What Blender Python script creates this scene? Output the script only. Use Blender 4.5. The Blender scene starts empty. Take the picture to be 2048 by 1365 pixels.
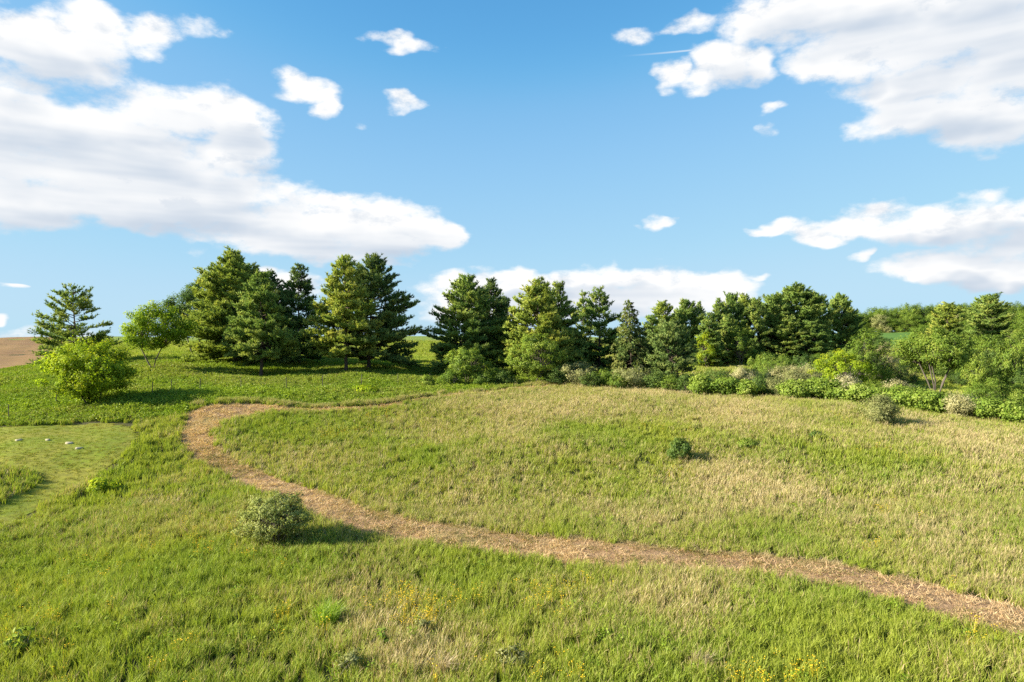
import bpy, math, random
import numpy as np
from math import radians as R

scene = bpy.context.scene
col = scene.collection
rng = np.random.default_rng(7)
random.seed(7)

# ------------------------------------------------------------------ camera
CAM_Z = 9.0
F_PX, CX, CY = 1365.0, 1024.0, 682.5          # 24 mm lens on a 36 mm frame, photo is 2048 x 1365
cd = bpy.data.cameras.new('camera')
cd.lens = 24.0; cd.sensor_width = 36.0; cd.clip_start = 0.1; cd.clip_end = 8000
cam = bpy.data.objects.new('camera', cd); col.objects.link(cam)
cam.location = (0, 0, CAM_Z); cam.rotation_euler = (R(90), 0, 0)
scene.camera = cam

# ------------------------------------------------------------------ light
SUN_EL, SUN_AZ = 26.5, 14.0                   # light travels to +x, turned 10 degrees towards +y
ld = bpy.data.lights.new('sun', 'SUN'); ld.energy = 4.8; ld.angle = R(0.55); ld.color = (1.0, 0.91, 0.75)
sun = bpy.data.objects.new('sun', ld); col.objects.link(sun)
from mathutils import Vector
sdir = Vector((math.cos(R(SUN_EL)) * math.cos(R(SUN_AZ)), math.cos(R(SUN_EL)) * math.sin(R(SUN_AZ)), -math.sin(R(SUN_EL))))
sun.rotation_euler = sdir.to_track_quat('-Z', 'Y').to_euler()
scene.view_settings.view_transform = 'Standard'
scene.view_settings.look = 'None'
scene.view_settings.exposure = 1.52
scene.view_settings.gamma = 1.0
scene.render.engine = 'CYCLES'
scene.cycles.max_bounces = 6
scene.cycles.diffuse_bounces = 3
scene.cycles.transmission_bounces = 3
scene.cycles.glossy_bounces = 1
scene.cycles.caustics_reflective = False
scene.cycles.caustics_refractive = False
scene.cycles.use_denoising = False

# ------------------------------------------------------------------ world: sky with clouds
def px_dir(px, py):
    a = math.atan((px - CX) / F_PX)
    return a, math.atan((CY - py) / math.hypot(F_PX, px - CX))
#  cloud lobes: centre x, y, half width, half height (photo pixels), strength
LOBES = [
 (40,85,250,75,1.0),(190,60,120,55,.85),(330,75,70,45,.75),(410,60,45,40,.5),(110,110,220,50,.9),
 (60,240,380,95,1.2),(330,215,190,70,1.0),(470,240,110,55,.9),(600,175,62,34,.75),(650,205,30,34,.7),
 (150,330,420,80,1.2),(430,330,130,60,1.0),(470,390,170,55,1.0),(60,400,360,60,1.1),(600,440,280,52,1.1),(780,460,150,62,1.1),(880,465,52,36,.9),
 (200,285,330,90,1),(330,400,300,70,1),(480,300,90,50,1),(640,455,260,60,1),(560,480,240,38,.9),(700,490,190,36,.9),(250,430,320,38,.9),
 (0,150,160,40,.7),(820,93,72,22,.62),(790,195,42,18,.48),(725,240,18,14,.3),
 (1640,30,220,80,1.1),(1880,50,300,120,1.2),(2050,90,200,150,1.2),(1450,130,95,52,1.0),(1520,130,50,40,.9),(1330,160,45,38,.9),(1385,165,60,30,.7),
 (1660,130,90,48,.95),(1800,170,200,60,1.0),(1830,235,210,55,1.05),(2010,235,190,70,1.1),(1280,68,44,28,.5),(1385,52,60,26,.55),
 (1526,217,22,16,.40),(1530,256,22,10,.36),
 (1560,464,50,14,.7),(1660,458,110,24,.85),(1800,450,170,44,1.05),(1960,452,190,54,1.1),(1700,462,130,26,1),(2040,490,120,30,.8),
 (1870,530,130,38,1),(1950,545,120,34,1),(1900,528,140,38,1),(1720,513,20,17,.7),(2040,540,100,44,1),
 (1298,443,32,16,.75),(1262,453,18,5,.4),
 (930,575,110,32,.9),(1050,560,150,30,1.0),(1230,563,180,35,1.1),(1400,572,100,32,1.0),(1490,552,34,9,.6),(1120,610,320,50,.95),(960,600,140,40,.9),(1330,600,160,36,.9),
 (545,548,45,16,.7),(600,575,90,28,.6),(15,575,34,7,.6),(15,648,26,14,.6),(140,690,180,18,.4),(780,520,90,10,.4)]
_r2 = random.Random(3)
for k in range(11):                            # the same kind of sky goes on all the way round
    a = R(48) + (2 * math.pi - R(96)) * _r2.random()
    e = R(5) + R(50) * _r2.random() ** 1.3
    w = R(9) + R(14) * _r2.random()
    LOBES.append(('ang', a if a < math.pi else a - 2 * math.pi, e, w, w * (.22 + .2 * _r2.random()), 1.0))
    LOBES.append(('ang', (a if a < math.pi else a - 2 * math.pi) + w * .4, e + w * .12, w * .5, w * .2, 1.0))

world = bpy.data.worlds.new('World'); scene.world = world; world.use_nodes = True
nt = world.node_tree; nt.nodes.clear()
N, L = nt.nodes, nt.links
def node(t, **kw):
    n = N.new(t)
    for k, v in kw.items(): setattr(n, k, v)
    return n
def put(n, i, v):
    if isinstance(v, (int, float, tuple)): n.inputs[i].default_value = v
    else: L.new(v, n.inputs[i])
def mth(op, a, b=None, c=None, clamp=False):
    n = node('ShaderNodeMath', operation=op, use_clamp=clamp); put(n, 0, a)
    if b is not None: put(n, 1, b)
    if c is not None: put(n, 2, c)
    return n.outputs[0]
def vmt(op, a, b=None):
    n = node('ShaderNodeVectorMath', operation=op); put(n, 0, a)
    if b is not None: put(n, 1, b)
    return n
def sstep(x, a, b, lo=0.0, hi=1.0):
    n = node('ShaderNodeMapRange', interpolation_type='SMOOTHSTEP')
    put(n, 0, x); put(n, 1, a); put(n, 2, b); put(n, 3, lo); put(n, 4, hi)
    return n.outputs[0]
sky = node('ShaderNodeTexSky', sky_type='NISHITA')
sky.sun_disc = False; sky.sun_elevation = R(SUN_EL); sky.sun_rotation = math.atan2(-sdir.x, -sdir.y)
sky.altitude = 300; sky.air_density = 1.0; sky.dust_density = 0.15; sky.ozone_density = 3.0
tc = node('ShaderNodeTexCoord')
sep = node('ShaderNodeSeparateXYZ'); L.new(tc.outputs['Generated'], sep.inputs[0])
X, Y, Z = sep.outputs
az = mth('ARCTAN2', X, Y)
el = mth('ARCTAN2', Z, mth('SQRT', mth('ADD', mth('MULTIPLY', X, X), mth('MULTIPLY', Y, Y))))
cmb = node('ShaderNodeCombineXYZ'); L.new(az, cmb.inputs[0]); L.new(el, cmb.inputs[1])
flat = vmt('MULTIPLY', tc.outputs['Generated'], (1.0, 1.0, 1.9)).outputs[0]
def noise(vec, scale, detail, rough, dist=0.0):
    n = node('ShaderNodeTexNoise'); L.new(vec, n.inputs['Vector'])
    n.inputs['Scale'].default_value = scale; n.inputs['Detail'].default_value = detail
    n.inputs['Roughness'].default_value = rough; n.inputs['Distortion'].default_value = dist
    return n.outputs['Fac']
# bend the lobes' outlines so that they do not read as ellipses
def warp_by(p, scale, detail, amp):
    wn = node('ShaderNodeTexNoise'); L.new(flat, wn.inputs['Vector'])
    wn.inputs['Scale'].default_value = scale; wn.inputs['Detail'].default_value = detail
    return vmt('ADD', p, vmt('MULTIPLY', vmt('SUBTRACT', wn.outputs['Color'], (.5, .5, .5)).outputs[0], amp).outputs[0]).outputs[0]
pos = warp_by(warp_by(cmb.outputs[0], 6.0, 2.0, (.11, .05, 0)), 22.0, 2.0, (.05, .035, 0))
def lobe_field(p, lobes, shift=(0.0, 0.0)):
    acc = None
    for lb in lobes:
        if lb[0] == 'ang': _, a, e, rx, ry, w = lb
        else:
            x, y, hx, hy, w = lb
            a, e = px_dir(x, y)
            rx = (px_dir(x + hx, y)[0] - px_dir(x - hx, y)[0]) / 2
            ry = (px_dir(x, y - hy)[1] - px_dir(x, y + hy)[1]) / 2
        w = min(w, .98); q = math.sqrt(w); rx /= q; ry /= q
        n = node('ShaderNodeVectorMath', operation='MULTIPLY_ADD'); put(n, 0, p)
        n.inputs[1].default_value = (1 / rx, 1 / ry, 0.0); n.inputs[2].default_value = (-(a - shift[0]) / rx, -(e - shift[1]) / ry, math.sqrt(1 - w))
        d = vmt('DOT_PRODUCT', n.outputs[0], n.outputs[0]).outputs['Value']
        acc = d if acc is None else mth('SMOOTH_MIN', acc, d, 0.25)
    return mth('SUBTRACT', 1.0, acc)
f0 = lobe_field(pos, LOBES)
BIG = [q for q in LOBES if q[0] != 'ang' and q[2] * q[3] > 3800]
f1 = lobe_field(pos, BIG, (-.016, .026))
n0 = noise(flat, 10.0, 9.0, .665)
flat_up = vmt('ADD', flat, (-.012, 0.0, .030)).outputs[0]
n1 = noise(flat_up, 10.0, 3.0, .5)
streak = noise(vmt('MULTIPLY', tc.outputs['Generated'], (1, 1, 8)).outputs[0], 3.2, 3.0, .5)
dens = mth('ADD', mth('MULTIPLY', f0, 1.25), mth('MULTIPLY_ADD', n0, 3.0, -1.62))
alpha = mth('MULTIPLY', sstep(dens, -.24, 0.76), sstep(f0, -1.2, -.1))
under = mth('MULTIPLY_ADD', n1, 1.1, mth('ADD', mth('MINIMUM', f1, 1.0), -.55))
shade = mth('MULTIPLY', sstep(under, .05, 1.1), sstep(streak, .30, .66, .25, 1.0))
shade = mth('MAXIMUM', shade, mth('MULTIPLY', sstep(mth('SUBTRACT', n1, n0), -.02, .20), .62))
mixc = node('ShaderNodeMix', data_type='RGBA'); L.new(shade, mixc.inputs[0])
mixc.inputs[6].default_value = (1.0, .995, .985, 1); mixc.inputs[7].default_value = (.55, .635, .745, 1)
SKY_STRENGTH = 0.10
CLOUD = 0.37
gain = node('ShaderNodeMix', data_type='RGBA', blend_type='MULTIPLY'); gain.inputs[0].default_value = 1.0
L.new(mixc.outputs[2], gain.inputs[6]); g = CLOUD / SKY_STRENGTH; gain.inputs[7].default_value = (g, g, g, 1)
# tone of the clear sky: softer towards the horizon than the bare model
sr = node('ShaderNodeSeparateColor'); L.new(sky.outputs[0], sr.inputs[0]); cr = node('ShaderNodeCombineColor')
for i, (ref, val, pts) in enumerate(((.93, .412, ((1, 1), (1.38, 2.05), (1.9, 2.75), (2.7, 3.35), (4.6, 4.2))), (1.67, 1.375, ((1, 1), (1.35, 1.36), (2.33, 1.73), (3.3, 1.88), (5, 1.95))), (3.04, 2.62, ((1, 1), (1.27, 1.15), (1.75, 1.225), (3, 1.24))))):
    fc = node('ShaderNodeFloatCurve'); cv = fc.mapping.curves[0]; cv.points[0].location = (0, 0); cv.points[1].location = (1, pts[-1][1] / 5)
    for q in pts: cv.points.new(q[0] / 8, q[1] / 5)
    fc.mapping.update(); L.new(mth('DIVIDE', sr.outputs[i], ref * 8), fc.inputs['Value'])
    L.new(mth('MULTIPLY', fc.outputs[0], 5 * val * .10 / SKY_STRENGTH), cr.inputs[i])
# contrail: a thin straight streak of ice
ca, ce = px_dir(1320, 107)
cdx = mth('SUBTRACT', az, ca); cdy = mth('SUBTRACT', el, ce)
tr = mth('MULTIPLY', sstep(mth('ABSOLUTE', cdy), .0004, .0016, 1.0, 0.0), mth('MULTIPLY', sstep(cdx, -.06, .05, 0.0, .45), sstep(cdx, .05, .07, 1.0, 0.0)))
alpha = mth('MAXIMUM', alpha, tr)
mx = node('ShaderNodeMix', data_type='RGBA'); L.new(alpha, mx.inputs[0]); L.new(cr.outputs[0], mx.inputs[6]); L.new(gain.outputs[2], mx.inputs[7])
bg = node('ShaderNodeBackground'); L.new(mx.outputs[2], bg.inputs[0]); bg.inputs[1].default_value = SKY_STRENGTH
world.cycles.sampling_method = 'MANUAL'; world.cycles.sample_map_resolution = 256
out = node('ShaderNodeOutputWorld'); L.new(bg.outputs[0], out.inputs[0])

# ------------------------------------------------------------------ terrain heights
def W(px, py, D):                              # photo pixel at a known distance -> world
    return ((px - CX) / F_PX * D, D, CAM_Z - (py - CY) / F_PX * D)
def WX(px, D, z):
    return ((px - CX) / F_PX * D, D, z)
CTRL = [(-25,2,.3),(0,2,0),(25,2,0),(-14,18,.05),(0,18,0),(14,18,0),(-40,-40,0),(0,-40,0),(40,-40,0),(-30,20,.2),(30,20,.2),
 W(545,1100,29.3), W(1300,1115,28.5), W(2048,1245,22), W(0,1040,34.2), W(130,890,45), W(0,930,41.5), W(250,850,51.5), W(180,812,58), W(0,855,51),
 W(400,900,47), W(420,815,56), W(620,1000,36.5), W(700,815,60.5), W(900,793,66), W(1050,783,71), W(1230,787,70), W(1400,796,67), W(1600,811,62.5), W(1800,836,57), W(2048,864,53),
 W(1360,915,45), W(1000,900,47), W(1700,930,42), W(1000,1000,37.5), W(1900,1050,32.5), W(560,900,47.5), W(800,860,54),
 W(522,752,80), W(690,747,82), W(300,738,80), W(740,740,86), W(200,742,82), WX(930,88,4.6), WX(1072,86,4.4), WX(1200,90,4.2), WX(1330,84,3.6),
 WX(1450,88,2.6), WX(1700,80,2.2), W(1870,802,74), W(2048,800,84), W(2000,785,100), W(1790,752,112), W(1450,762,108), W(1450,724,150), W(1990,738,140), W(1590,726,150),
 W(1800,690,225), W(1800,667,270), WX(1850,300,13.6), WX(2100,300,14.0), WX(1600,290,11.5), W(2000,700,180), WX(2300,180,7.5), WX(2400,100,3.0), WX(2400,60,2.0),
 W(0,747,108), W(90,728,110), W(0,679,200), W(90,681,200), WX(-300,200,9.0), WX(-300,100,4.0), WX(-200,50,2.0), W(240,674,230), W(850,673,230), W(850,716,130), W(500,676,235), W(1200,676,240), W(1450,680,230),
 WX(0,300,6.5), WX(500,320,7.5), WX(1024,330,8.0), WX(1450,320,9.5),
 (-500,600,-4),(0,650,-4),(500,600,0),(-1500,0,-6),(1500,0,-6),(0,-1500,-8),(-1500,1500,-14),(0,1800,-16),(1500,1500,-14),(-1500,-1500,-8),(1500,-1500,-8),(-400,0,-1),(400,0,-1),(0,-400,-1),(-300,-300,-1),(300,-300,-1),(-350,300,3),(350,250,7),(0,3200,-20),(3200,3200,-20),(-3200,3200,-20),(3200,-3200,-10),(-3200,-3200,-10)]
CTRL = np.array(CTRL, float)
def _phi(r2):
    return np.where(r2 > 1e-12, .5 * r2 * np.log(r2 + 1e-12), 0.0)
_S = 100.0
_P = CTRL[:, :2] / _S
_n = len(_P)
_K = _phi(((_P[:, None] - _P[None]) ** 2).sum(-1)) + np.eye(_n) * 2e-4
_A = np.zeros((_n + 3, _n + 3)); _A[:_n, :_n] = _K; _A[:_n, _n] = 1; _A[:_n, _n+1:] = _P; _A[_n, :_n] = 1; _A[_n+1:, :_n] = _P.T
_w = np.linalg.solve(_A, np.concatenate([CTRL[:, 2], np.zeros(3)]))
def wave(x, y):                                # gentle unevenness of the ground
    return (.10 * np.sin(x * .31 + 1.3 * np.sin(y * .17)) + .08 * np.sin(y * .43 + 1.1 * np.sin(x * .23 + 2)) + .05 * np.sin(x * .9 + y * .55))
def ground_z(x, y):
    x = np.asarray(x, float); y = np.asarray(y, float)
    sh = x.shape; p = np.stack([x.ravel(), y.ravel()], 1) / _S
    o = np.empty(len(p))
    for i in range(0, len(p), 20000):
        q = p[i:i+20000]
        o[i:i+20000] = _phi(((q[:, None] - _P[None]) ** 2).sum(-1)) @ _w[:_n] + _w[_n] + q @ _w[_n+1:]
    return o.reshape(sh) + wave(x, y)
def gz(x, y): return float(ground_z(np.array([x]), np.array([y]))[0])
def hit(px, py, lift=0.0):                     # where the line of sight through a photo pixel meets the ground
    D = np.concatenate([np.arange(10, 120, .1), np.arange(120, 400, .5)])
    x = (px - CX) / F_PX * D; z = CAM_Z - (py - CY) / F_PX * D
    g = ground_z(x, D) + lift
    k = np.argmax(z < g)
    if not (z < g).any(): k = len(D) - 1
    return x[k], D[k]
def smooth_line(pts, n):
    p = np.array(pts, float)
    for _ in range(2):
        q = np.empty((len(p) * 2 - 2, 2)); q[0::2] = .75 * p[:-1] + .25 * p[1:]; q[1::2] = .25 * p[:-1] + .75 * p[1:]
        p = np.vstack([p[:1], q, p[-1:]])
    d = np.r_[0, np.cumsum(np.hypot(*np.diff(p, axis=0).T))]
    t = np.linspace(0, d[-1], n)
    return np.stack([np.interp(t, d, p[:, 0]), np.interp(t, d, p[:, 1])], 1)
def inside(poly, x, y):
    c = np.zeros(x.shape, bool); n = len(poly)
    for i in range(n):
        x0, y0 = poly[i]; x1, y1 = poly[i - 1]
        if y0 == y1: continue
        c ^= ((y0 > y) != (y1 > y)) & (x < (x1 - x0) * (y - y0) / (y1 - y0) + x0)
    return c
def hash_noise(x, y, s, seed=0):               # smooth value noise 0..1
    x = np.asarray(x) / s; y = np.asarray(y) / s
    xi = np.floor(x).astype(np.int64); yi = np.floor(y).astype(np.int64); fx = x - xi; fy = y - yi
    fx = fx * fx * (3 - 2 * fx); fy = fy * fy * (3 - 2 * fy)
    def h(a, b):
        n = (a * 374761393 + b * 668265263 + seed * 1442695041) & 0xffffffff
        n = ((n ^ (n >> 13)) * 1274126177) & 0xffffffff
        return ((n ^ (n >> 16)) & 0xffff) / 65535.0
    return (h(xi, yi) * (1 - fx) + h(xi + 1, yi) * fx) * (1 - fy) + (h(xi, yi + 1) * (1 - fx) + h(xi + 1, yi + 1) * fx) * fy
def fbm(x, y, s, seed=0):
    return (hash_noise(x, y, s, seed) * .55 + hash_noise(x, y, s * .47, seed + 5) * .28 + hash_noise(x, y, s * .21, seed + 9) * .17)

# ------------------------------------------------------------------ mesh and material helpers
def tag(o, label=None, cat=None, group=None, kind=None):
    if label: o['label'] = label
    if cat: o['category'] = cat
    if group: o['group'] = group
    if kind: o['kind'] = kind
    return o
def mesh(name, verts, faces, mat, attrs=None, smooth=False):
    me = bpy.data.meshes.new(name)
    v = np.ascontiguousarray(verts, np.float32); f = np.ascontiguousarray(faces, np.int32); k = f.shape[1]
    me.vertices.add(len(v)); me.vertices.foreach_set('co', v.ravel())
    me.loops.add(f.size); me.loops.foreach_set('vertex_index', f.ravel())
    me.polygons.add(len(f)); me.polygons.foreach_set('loop_start', np.arange(0, f.size, k, dtype=np.int32))
    if smooth: me.polygons.foreach_set('use_smooth', np.ones(len(f), bool))
    for an, av in (attrs or {}).items():
        if np.ndim(av) == 2: a = me.attributes.new(an, 'FLOAT_VECTOR', 'POINT'); a.data.foreach_set('vector', np.ascontiguousarray(av, np.float32).ravel()); continue
        a = me.attributes.new(an, 'FLOAT', 'POINT'); a.data.foreach_set('value', np.ascontiguousarray(av, np.float32))
    me.update(calc_edges=True); me.validate()
    me.materials.append(mat)
    return me
def link(name, me, parent=None, loc=(0, 0, 0)):
    o = bpy.data.objects.new(name, me); col.objects.link(o); o.location = loc; o.parent = parent
    return o
def empty(name, loc):
    o = bpy.data.objects.new(name, None); col.objects.link(o); o.location = loc; o.empty_display_size = .2
    return o

class Mat:
    def __init__(s, name):
        s.m = bpy.data.materials.new(name); s.m.use_nodes = True; s.t = s.m.node_tree; s.t.nodes.clear()
    def n(s, t, **kw):
        n = s.t.nodes.new(t)
        for k, v in kw.items(): setattr(n, k, v)
        return n
    def l(s, a, b): s.t.links.new(a, b)
    def attr(s, name, kind='GEOMETRY'):
        return s.n('ShaderNodeAttribute', attribute_name=name, attribute_type=kind).outputs['Fac']
    def math(s, op, a, b=None, c=None, clamp=False):
        n = s.n('ShaderNodeMath', operation=op, use_clamp=clamp)
        for i, v in enumerate((a, b, c)):
            if v is None: continue
            if isinstance(v, (int, float)): n.inputs[i].default_value = v
            else: s.l(v, n.inputs[i])
        return n.outputs[0]
    def mix(s, f, a, b, blend='MIX'):
        n = s.n('ShaderNodeMix', data_type='RGBA', blend_type=blend)
        for i, v in ((0, f), (6, a), (7, b)):
            if isinstance(v, (int, float)): n.inputs[i].default_value = v
            elif isinstance(v, tuple): n.inputs[i].default_value = (*v, 1) if len(v) == 3 else v
            else: s.l(v, n.inputs[i])
        return n.outputs[2]
    def noise(s, scale, detail=4, rough=.55, vec=None, dist=0):
        n = s.n('ShaderNodeTexNoise'); n.inputs['Scale'].default_value = scale; n.inputs['Detail'].default_value = detail
        n.inputs['Roughness'].default_value = rough; n.inputs['Distortion'].default_value = dist
        if vec is not None: s.l(vec, n.inputs['Vector'])
        return n.outputs['Fac']
    def pos(s): return s.n('ShaderNodeNewGeometry').outputs['Position']
    def step(s, x, a, b, lo=0., hi=1.):
        n = s.n('ShaderNodeMapRange', interpolation_type='SMOOTHSTEP'); s.l(x, n.inputs[0])
        for i, v in enumerate((a, b, lo, hi)): n.inputs[i + 1].default_value = v
        return n.outputs[0]
    def leafy(s, colr, trans=.4, rough=.6, gloss=.05, trans_tint=(1.0, 1.0, .55), nrm=None):
        d = s.n('ShaderNodeBsdfDiffuse'); s.l(colr, d.inputs[0])
        t = s.n('ShaderNodeBsdfTranslucent'); s.l(s.mix(1.0, colr, trans_tint, 'MULTIPLY'), t.inputs[0])
        if nrm is not None:                    # leaves share the roundness of their clump, as soft foliage does
            at = s.n('ShaderNodeAttribute', attribute_name='nrm').outputs['Vector']
            vt = s.n('ShaderNodeVectorTransform', vector_type='NORMAL', convert_from='OBJECT', convert_to='WORLD'); s.l(at, vt.inputs[0])
            sc = s.n('ShaderNodeVectorMath', operation='SCALE'); s.l(s.n('ShaderNodeNewGeometry').outputs['Normal'], sc.inputs[0]); sc.inputs['Scale'].default_value = nrm
            ad = s.n('ShaderNodeVectorMath', operation='ADD'); s.l(vt.outputs[0], ad.inputs[0]); s.l(sc.outputs[0], ad.inputs[1])
            nz = s.n('ShaderNodeVectorMath', operation='NORMALIZE'); s.l(ad.outputs[0], nz.inputs[0]); s.l(nz.outputs[0], d.inputs['Normal'])
        m = s.n('ShaderNodeMixShader'); m.inputs[0].default_value = trans; s.l(d.outputs[0], m.inputs[1]); s.l(t.outputs[0], m.inputs[2])
        g = s.n('ShaderNodeBsdfGlossy'); g.inputs['Roughness'].default_value = rough; g.inputs[0].default_value = (1, 1, 1, 1)
        m2 = s.n('ShaderNodeMixShader'); m2.inputs[0].default_value = gloss; s.l(m.outputs[0], m2.inputs[1]); s.l(g.outputs[0], m2.inputs[2])
        o = s.n('ShaderNodeOutputMaterial'); s.l(m2.outputs[0], o.inputs[0])
        return s.m
    def solid(s, colr, rough=.95, bump=None, bstr=.5, bdist=.05):
        b = s.n('ShaderNodeBsdfPrincipled'); b.inputs['Roughness'].default_value = rough; b.inputs['Specular IOR Level'].default_value = .15
        if isinstance(colr, tuple): b.inputs['Base Color'].default_value = (*colr, 1)
        else: s.l(colr, b.inputs['Base Color'])
        if bump is not None:
            n = s.n('ShaderNodeBump'); n.inputs['Strength'].default_value = bstr; n.inputs['Distance'].default_value = bdist
            s.l(bump, n.inputs['Height']); s.l(n.outputs[0], b.inputs['Normal'])
        o = s.n('ShaderNodeOutputMaterial'); s.l(b.outputs[0], o.inputs[0])
        return s.m

def leaf_material(name, dark, mid, light, trans=.4, gloss=.04, k=1.3):
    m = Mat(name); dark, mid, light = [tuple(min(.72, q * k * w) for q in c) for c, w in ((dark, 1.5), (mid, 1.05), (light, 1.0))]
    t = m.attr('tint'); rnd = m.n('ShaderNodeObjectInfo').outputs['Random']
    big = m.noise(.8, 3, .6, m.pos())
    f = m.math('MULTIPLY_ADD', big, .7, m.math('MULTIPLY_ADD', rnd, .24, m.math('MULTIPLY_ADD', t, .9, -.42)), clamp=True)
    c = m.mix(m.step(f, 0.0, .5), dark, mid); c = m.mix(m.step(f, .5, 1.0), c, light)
    return m.leafy(c, trans, .55, gloss, nrm=.75)
def bark_material(name, a, b):
    m = Mat(name); n = m.noise(9, 5, .65, m.pos())
    return m.solid(m.mix(n, a, b), .95, n, .6, .03)
def grass_material(name, greens, tans, root=.55):
    m = Mat(name)
    h, rn = m.attr('h'), m.attr('rnd')
    dry, hue = m.attr('dry', 'INSTANCER'), m.attr('hue', 'INSTANCER')
    g = m.mix(hue, greens[0], greens[1]); g = m.mix(m.math('MULTIPLY', rn, .55), g, greens[2])
    tcol = m.mix(rn, tans[0], tans[1])
    f = m.step(m.math('SUBTRACT', dry, rn), -.06, .10)
    tip = m.math('MULTIPLY', m.step(h, .55, 1.0), m.math('MULTIPLY', dry, .55))
    c = m.mix(m.math('MAXIMUM', f, tip), g, tcol)
    return m.leafy(c, .40, .5, .010, (1.0, 1.0, .5))

BARK_P = bark_material('pine_bark', (.045, .035, .028), (.12, .09, .07))
BARK_D = bark_material('grey_bark', (.06, .05, .042), (.17, .145, .12))
M_PINE = leaf_material('pine_needles', (.026, .052, .016), (.110, .165, .034), (.235, .265, .060), .36, .010, 1.75)
M_PINEY = leaf_material('pine_needles_yellow', (.040, .066, .014), (.160, .205, .034), (.300, .305, .060), .36, .010, 1.75)
M_PINED = leaf_material('pine_needles_dark', (.020, .042, .016), (.080, .122, .032), (.170, .200, .056), .34, .010, 1.75)
M_SPRUCE = leaf_material('spruce_needles', (.030, .052, .016), (.100, .145, .036), (.22, .23, .065), .32, .010, 1.5)
M_LEAF = leaf_material('green_leaves', (.040, .080, .010), (.130, .195, .024), (.26, .30, .050), .45, .010)
M_FRESH = leaf_material('fresh_leaves', (.060, .105, .012), (.190, .260, .032), (.36, .39, .080), .46, .010, 1.2)
M_BRIGHT = leaf_material('bright_leaves', (.070, .130, .008), (.240, .330, .014), (.46, .47, .030), .50, .010, 1.15)
M_LEAFD = leaf_material('dark_leaves', (.026, .056, .012), (.080, .130, .024), (.165, .205, .042), .42, .010)
M_OLIVE = leaf_material('silver_leaves', (.075, .088, .030), (.215, .225, .080), (.42, .40, .19), .38, .010)
M_BUSH = leaf_material('bush_leaves', (.070, .092, .022), (.205, .235, .062), (.40, .41, .155), .40, .010)
M_PALE = leaf_material('pale_leaves', (.14, .14, .05), (.36, .335, .155), (.64, .58, .36), .35, .010, 1.15)
M_SUMAC = leaf_material('sumac_leaves', (.052, .092, .012), (.165, .230, .030), (.33, .37, .085), .44, .010, 1.4)

# ------------------------------------------------------------------ ground
ang = np.unique(np.r_[np.linspace(R(-52), R(52), 240), np.linspace(R(52), R(308), 110)])
ang = ang[:-1]
rad = np.r_[0.5, 2 * (3600 / 2) ** (np.linspace(0, 1, 210) ** .92)]
A, RR = np.meshgrid(ang, rad, indexing='ij')
gx, gy = RR * np.sin(A), RR * np.cos(A)
gzv = ground_z(gx, gy)
na, nr = A.shape
idx = np.arange(na * nr).reshape(na, nr)
i2 = np.roll(idx, -1, axis=0)
fq = np.stack([idx[:, :-1], i2[:, :-1], i2[:, 1:], idx[:, 1:]], -1).reshape(-1, 4)[:, ::-1]
m = Mat('ground_soil_and_thatch')
p = m.pos()
c = m.mix(m.step(m.noise(.05, 5, .6, p), .35, .65), (.050, .066, .016), (.095, .092, .034))
c = m.mix(m.step(m.noise(2.2, 5, .65, p), .3, .75), c, (.060, .055, .026))
fine = m.noise(14, 4, .7, p)
c = m.mix(m.step(fine, .35, .8, 0, .5), c, (.11, .10, .045))
sy = m.n('ShaderNodeSeparateXYZ'); m.l(p, sy.inputs[0])
c = m.mix(m.step(sy.outputs[1], 165., 200.), c, m.mix(m.noise(.3, 4, .6, p), (.12, .19, .03), (.20, .24, .05)))   # young crop on the far rise
M_GROUND = m.solid(c, 1.0, fine, .9, .12)
o = link('ground', mesh('ground', np.stack([gx, gy, gzv], -1).reshape(-1, 3), fq, M_GROUND, smooth=True)); tag(o, 'rolling grassland terrain reaching to the horizon', 'ground', kind='structure')

# mown path -----------------------------------------------------------
GH = .30
far_edge = [hit(*q) for q in [(2300,1300),(2150,1252),(2048,1221),(2021,1213),(1909,1185),(1769,1149),(1629,1124),(1460,1112),(1292,1096),(1096,1076),(900,1053),(820,1043),(760,1030),(697,1011),(649,990),(581,968),(533,949),(492,936),(451,914),(431,890),(424,866)]]
near_edge = [hit(*q, GH) for q in [(2300,1360),(2150,1310),(2048,1274),(1965,1252),(1853,1218),(1741,1190),(1629,1162),(1517,1148),(1376,1137),(1236,1130),(1068,1112),(900,1095),(780,1073),(700,1055),(642,1036),(513,982),(478,968),(420,937),(386,917),(366,900),(356,872)]]
far2 = [hit(*q) for q in [(441,846),(495,832),(547,824)]]
near2 = [hit(*q) for q in [(358,846),(385,818),(455,807),(520,808)]]
b_far = [hit(*q) for q in [(560,816),(600,818),(702,816),(805,805),(907,789),(993,782),(1051,775),(1120,772)]]
near_line = near_edge + near2 + b_far
# the meadow side of the far leg: 2.2 m in front of the tall grass
bf = np.array(b_far)
meadow_side = np.array([(x, y - 1.5) for x, y in b_far])
far_line = far_edge + far2 + [tuple(q) for q in meadow_side]
PN, PW = 420, 15
e0 = smooth_line(near_line, 1200); e1 = smooth_line(far_line, 1200)
def pair(e0, e1, n):                           # march both edges together
    a = np.linspace(0, len(e0) - 1, n).astype(int); out = []
    j = 0
    for i in a:
        lo, hi = max(j - 5, 0), min(j + 120, len(e1))
        d = ((e1[lo:hi] - e0[i]) ** 2).sum(1); j2 = lo + int(np.argmin(d)); j = max(j, j2); out.append((i, j))
    return out
pr = pair(e0, e1, PN)
ea = np.array([e0[i] for i, j in pr]); eb = np.array([e1[j] for i, j in pr])
ea = ea + (eb - ea) * .07
for _ in range(3): eb[1:-1] = (eb[:-2] + eb[1:-1] * 2 + eb[2:]) / 4
t = np.linspace(0, 1, PW)[None, :, None]
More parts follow.
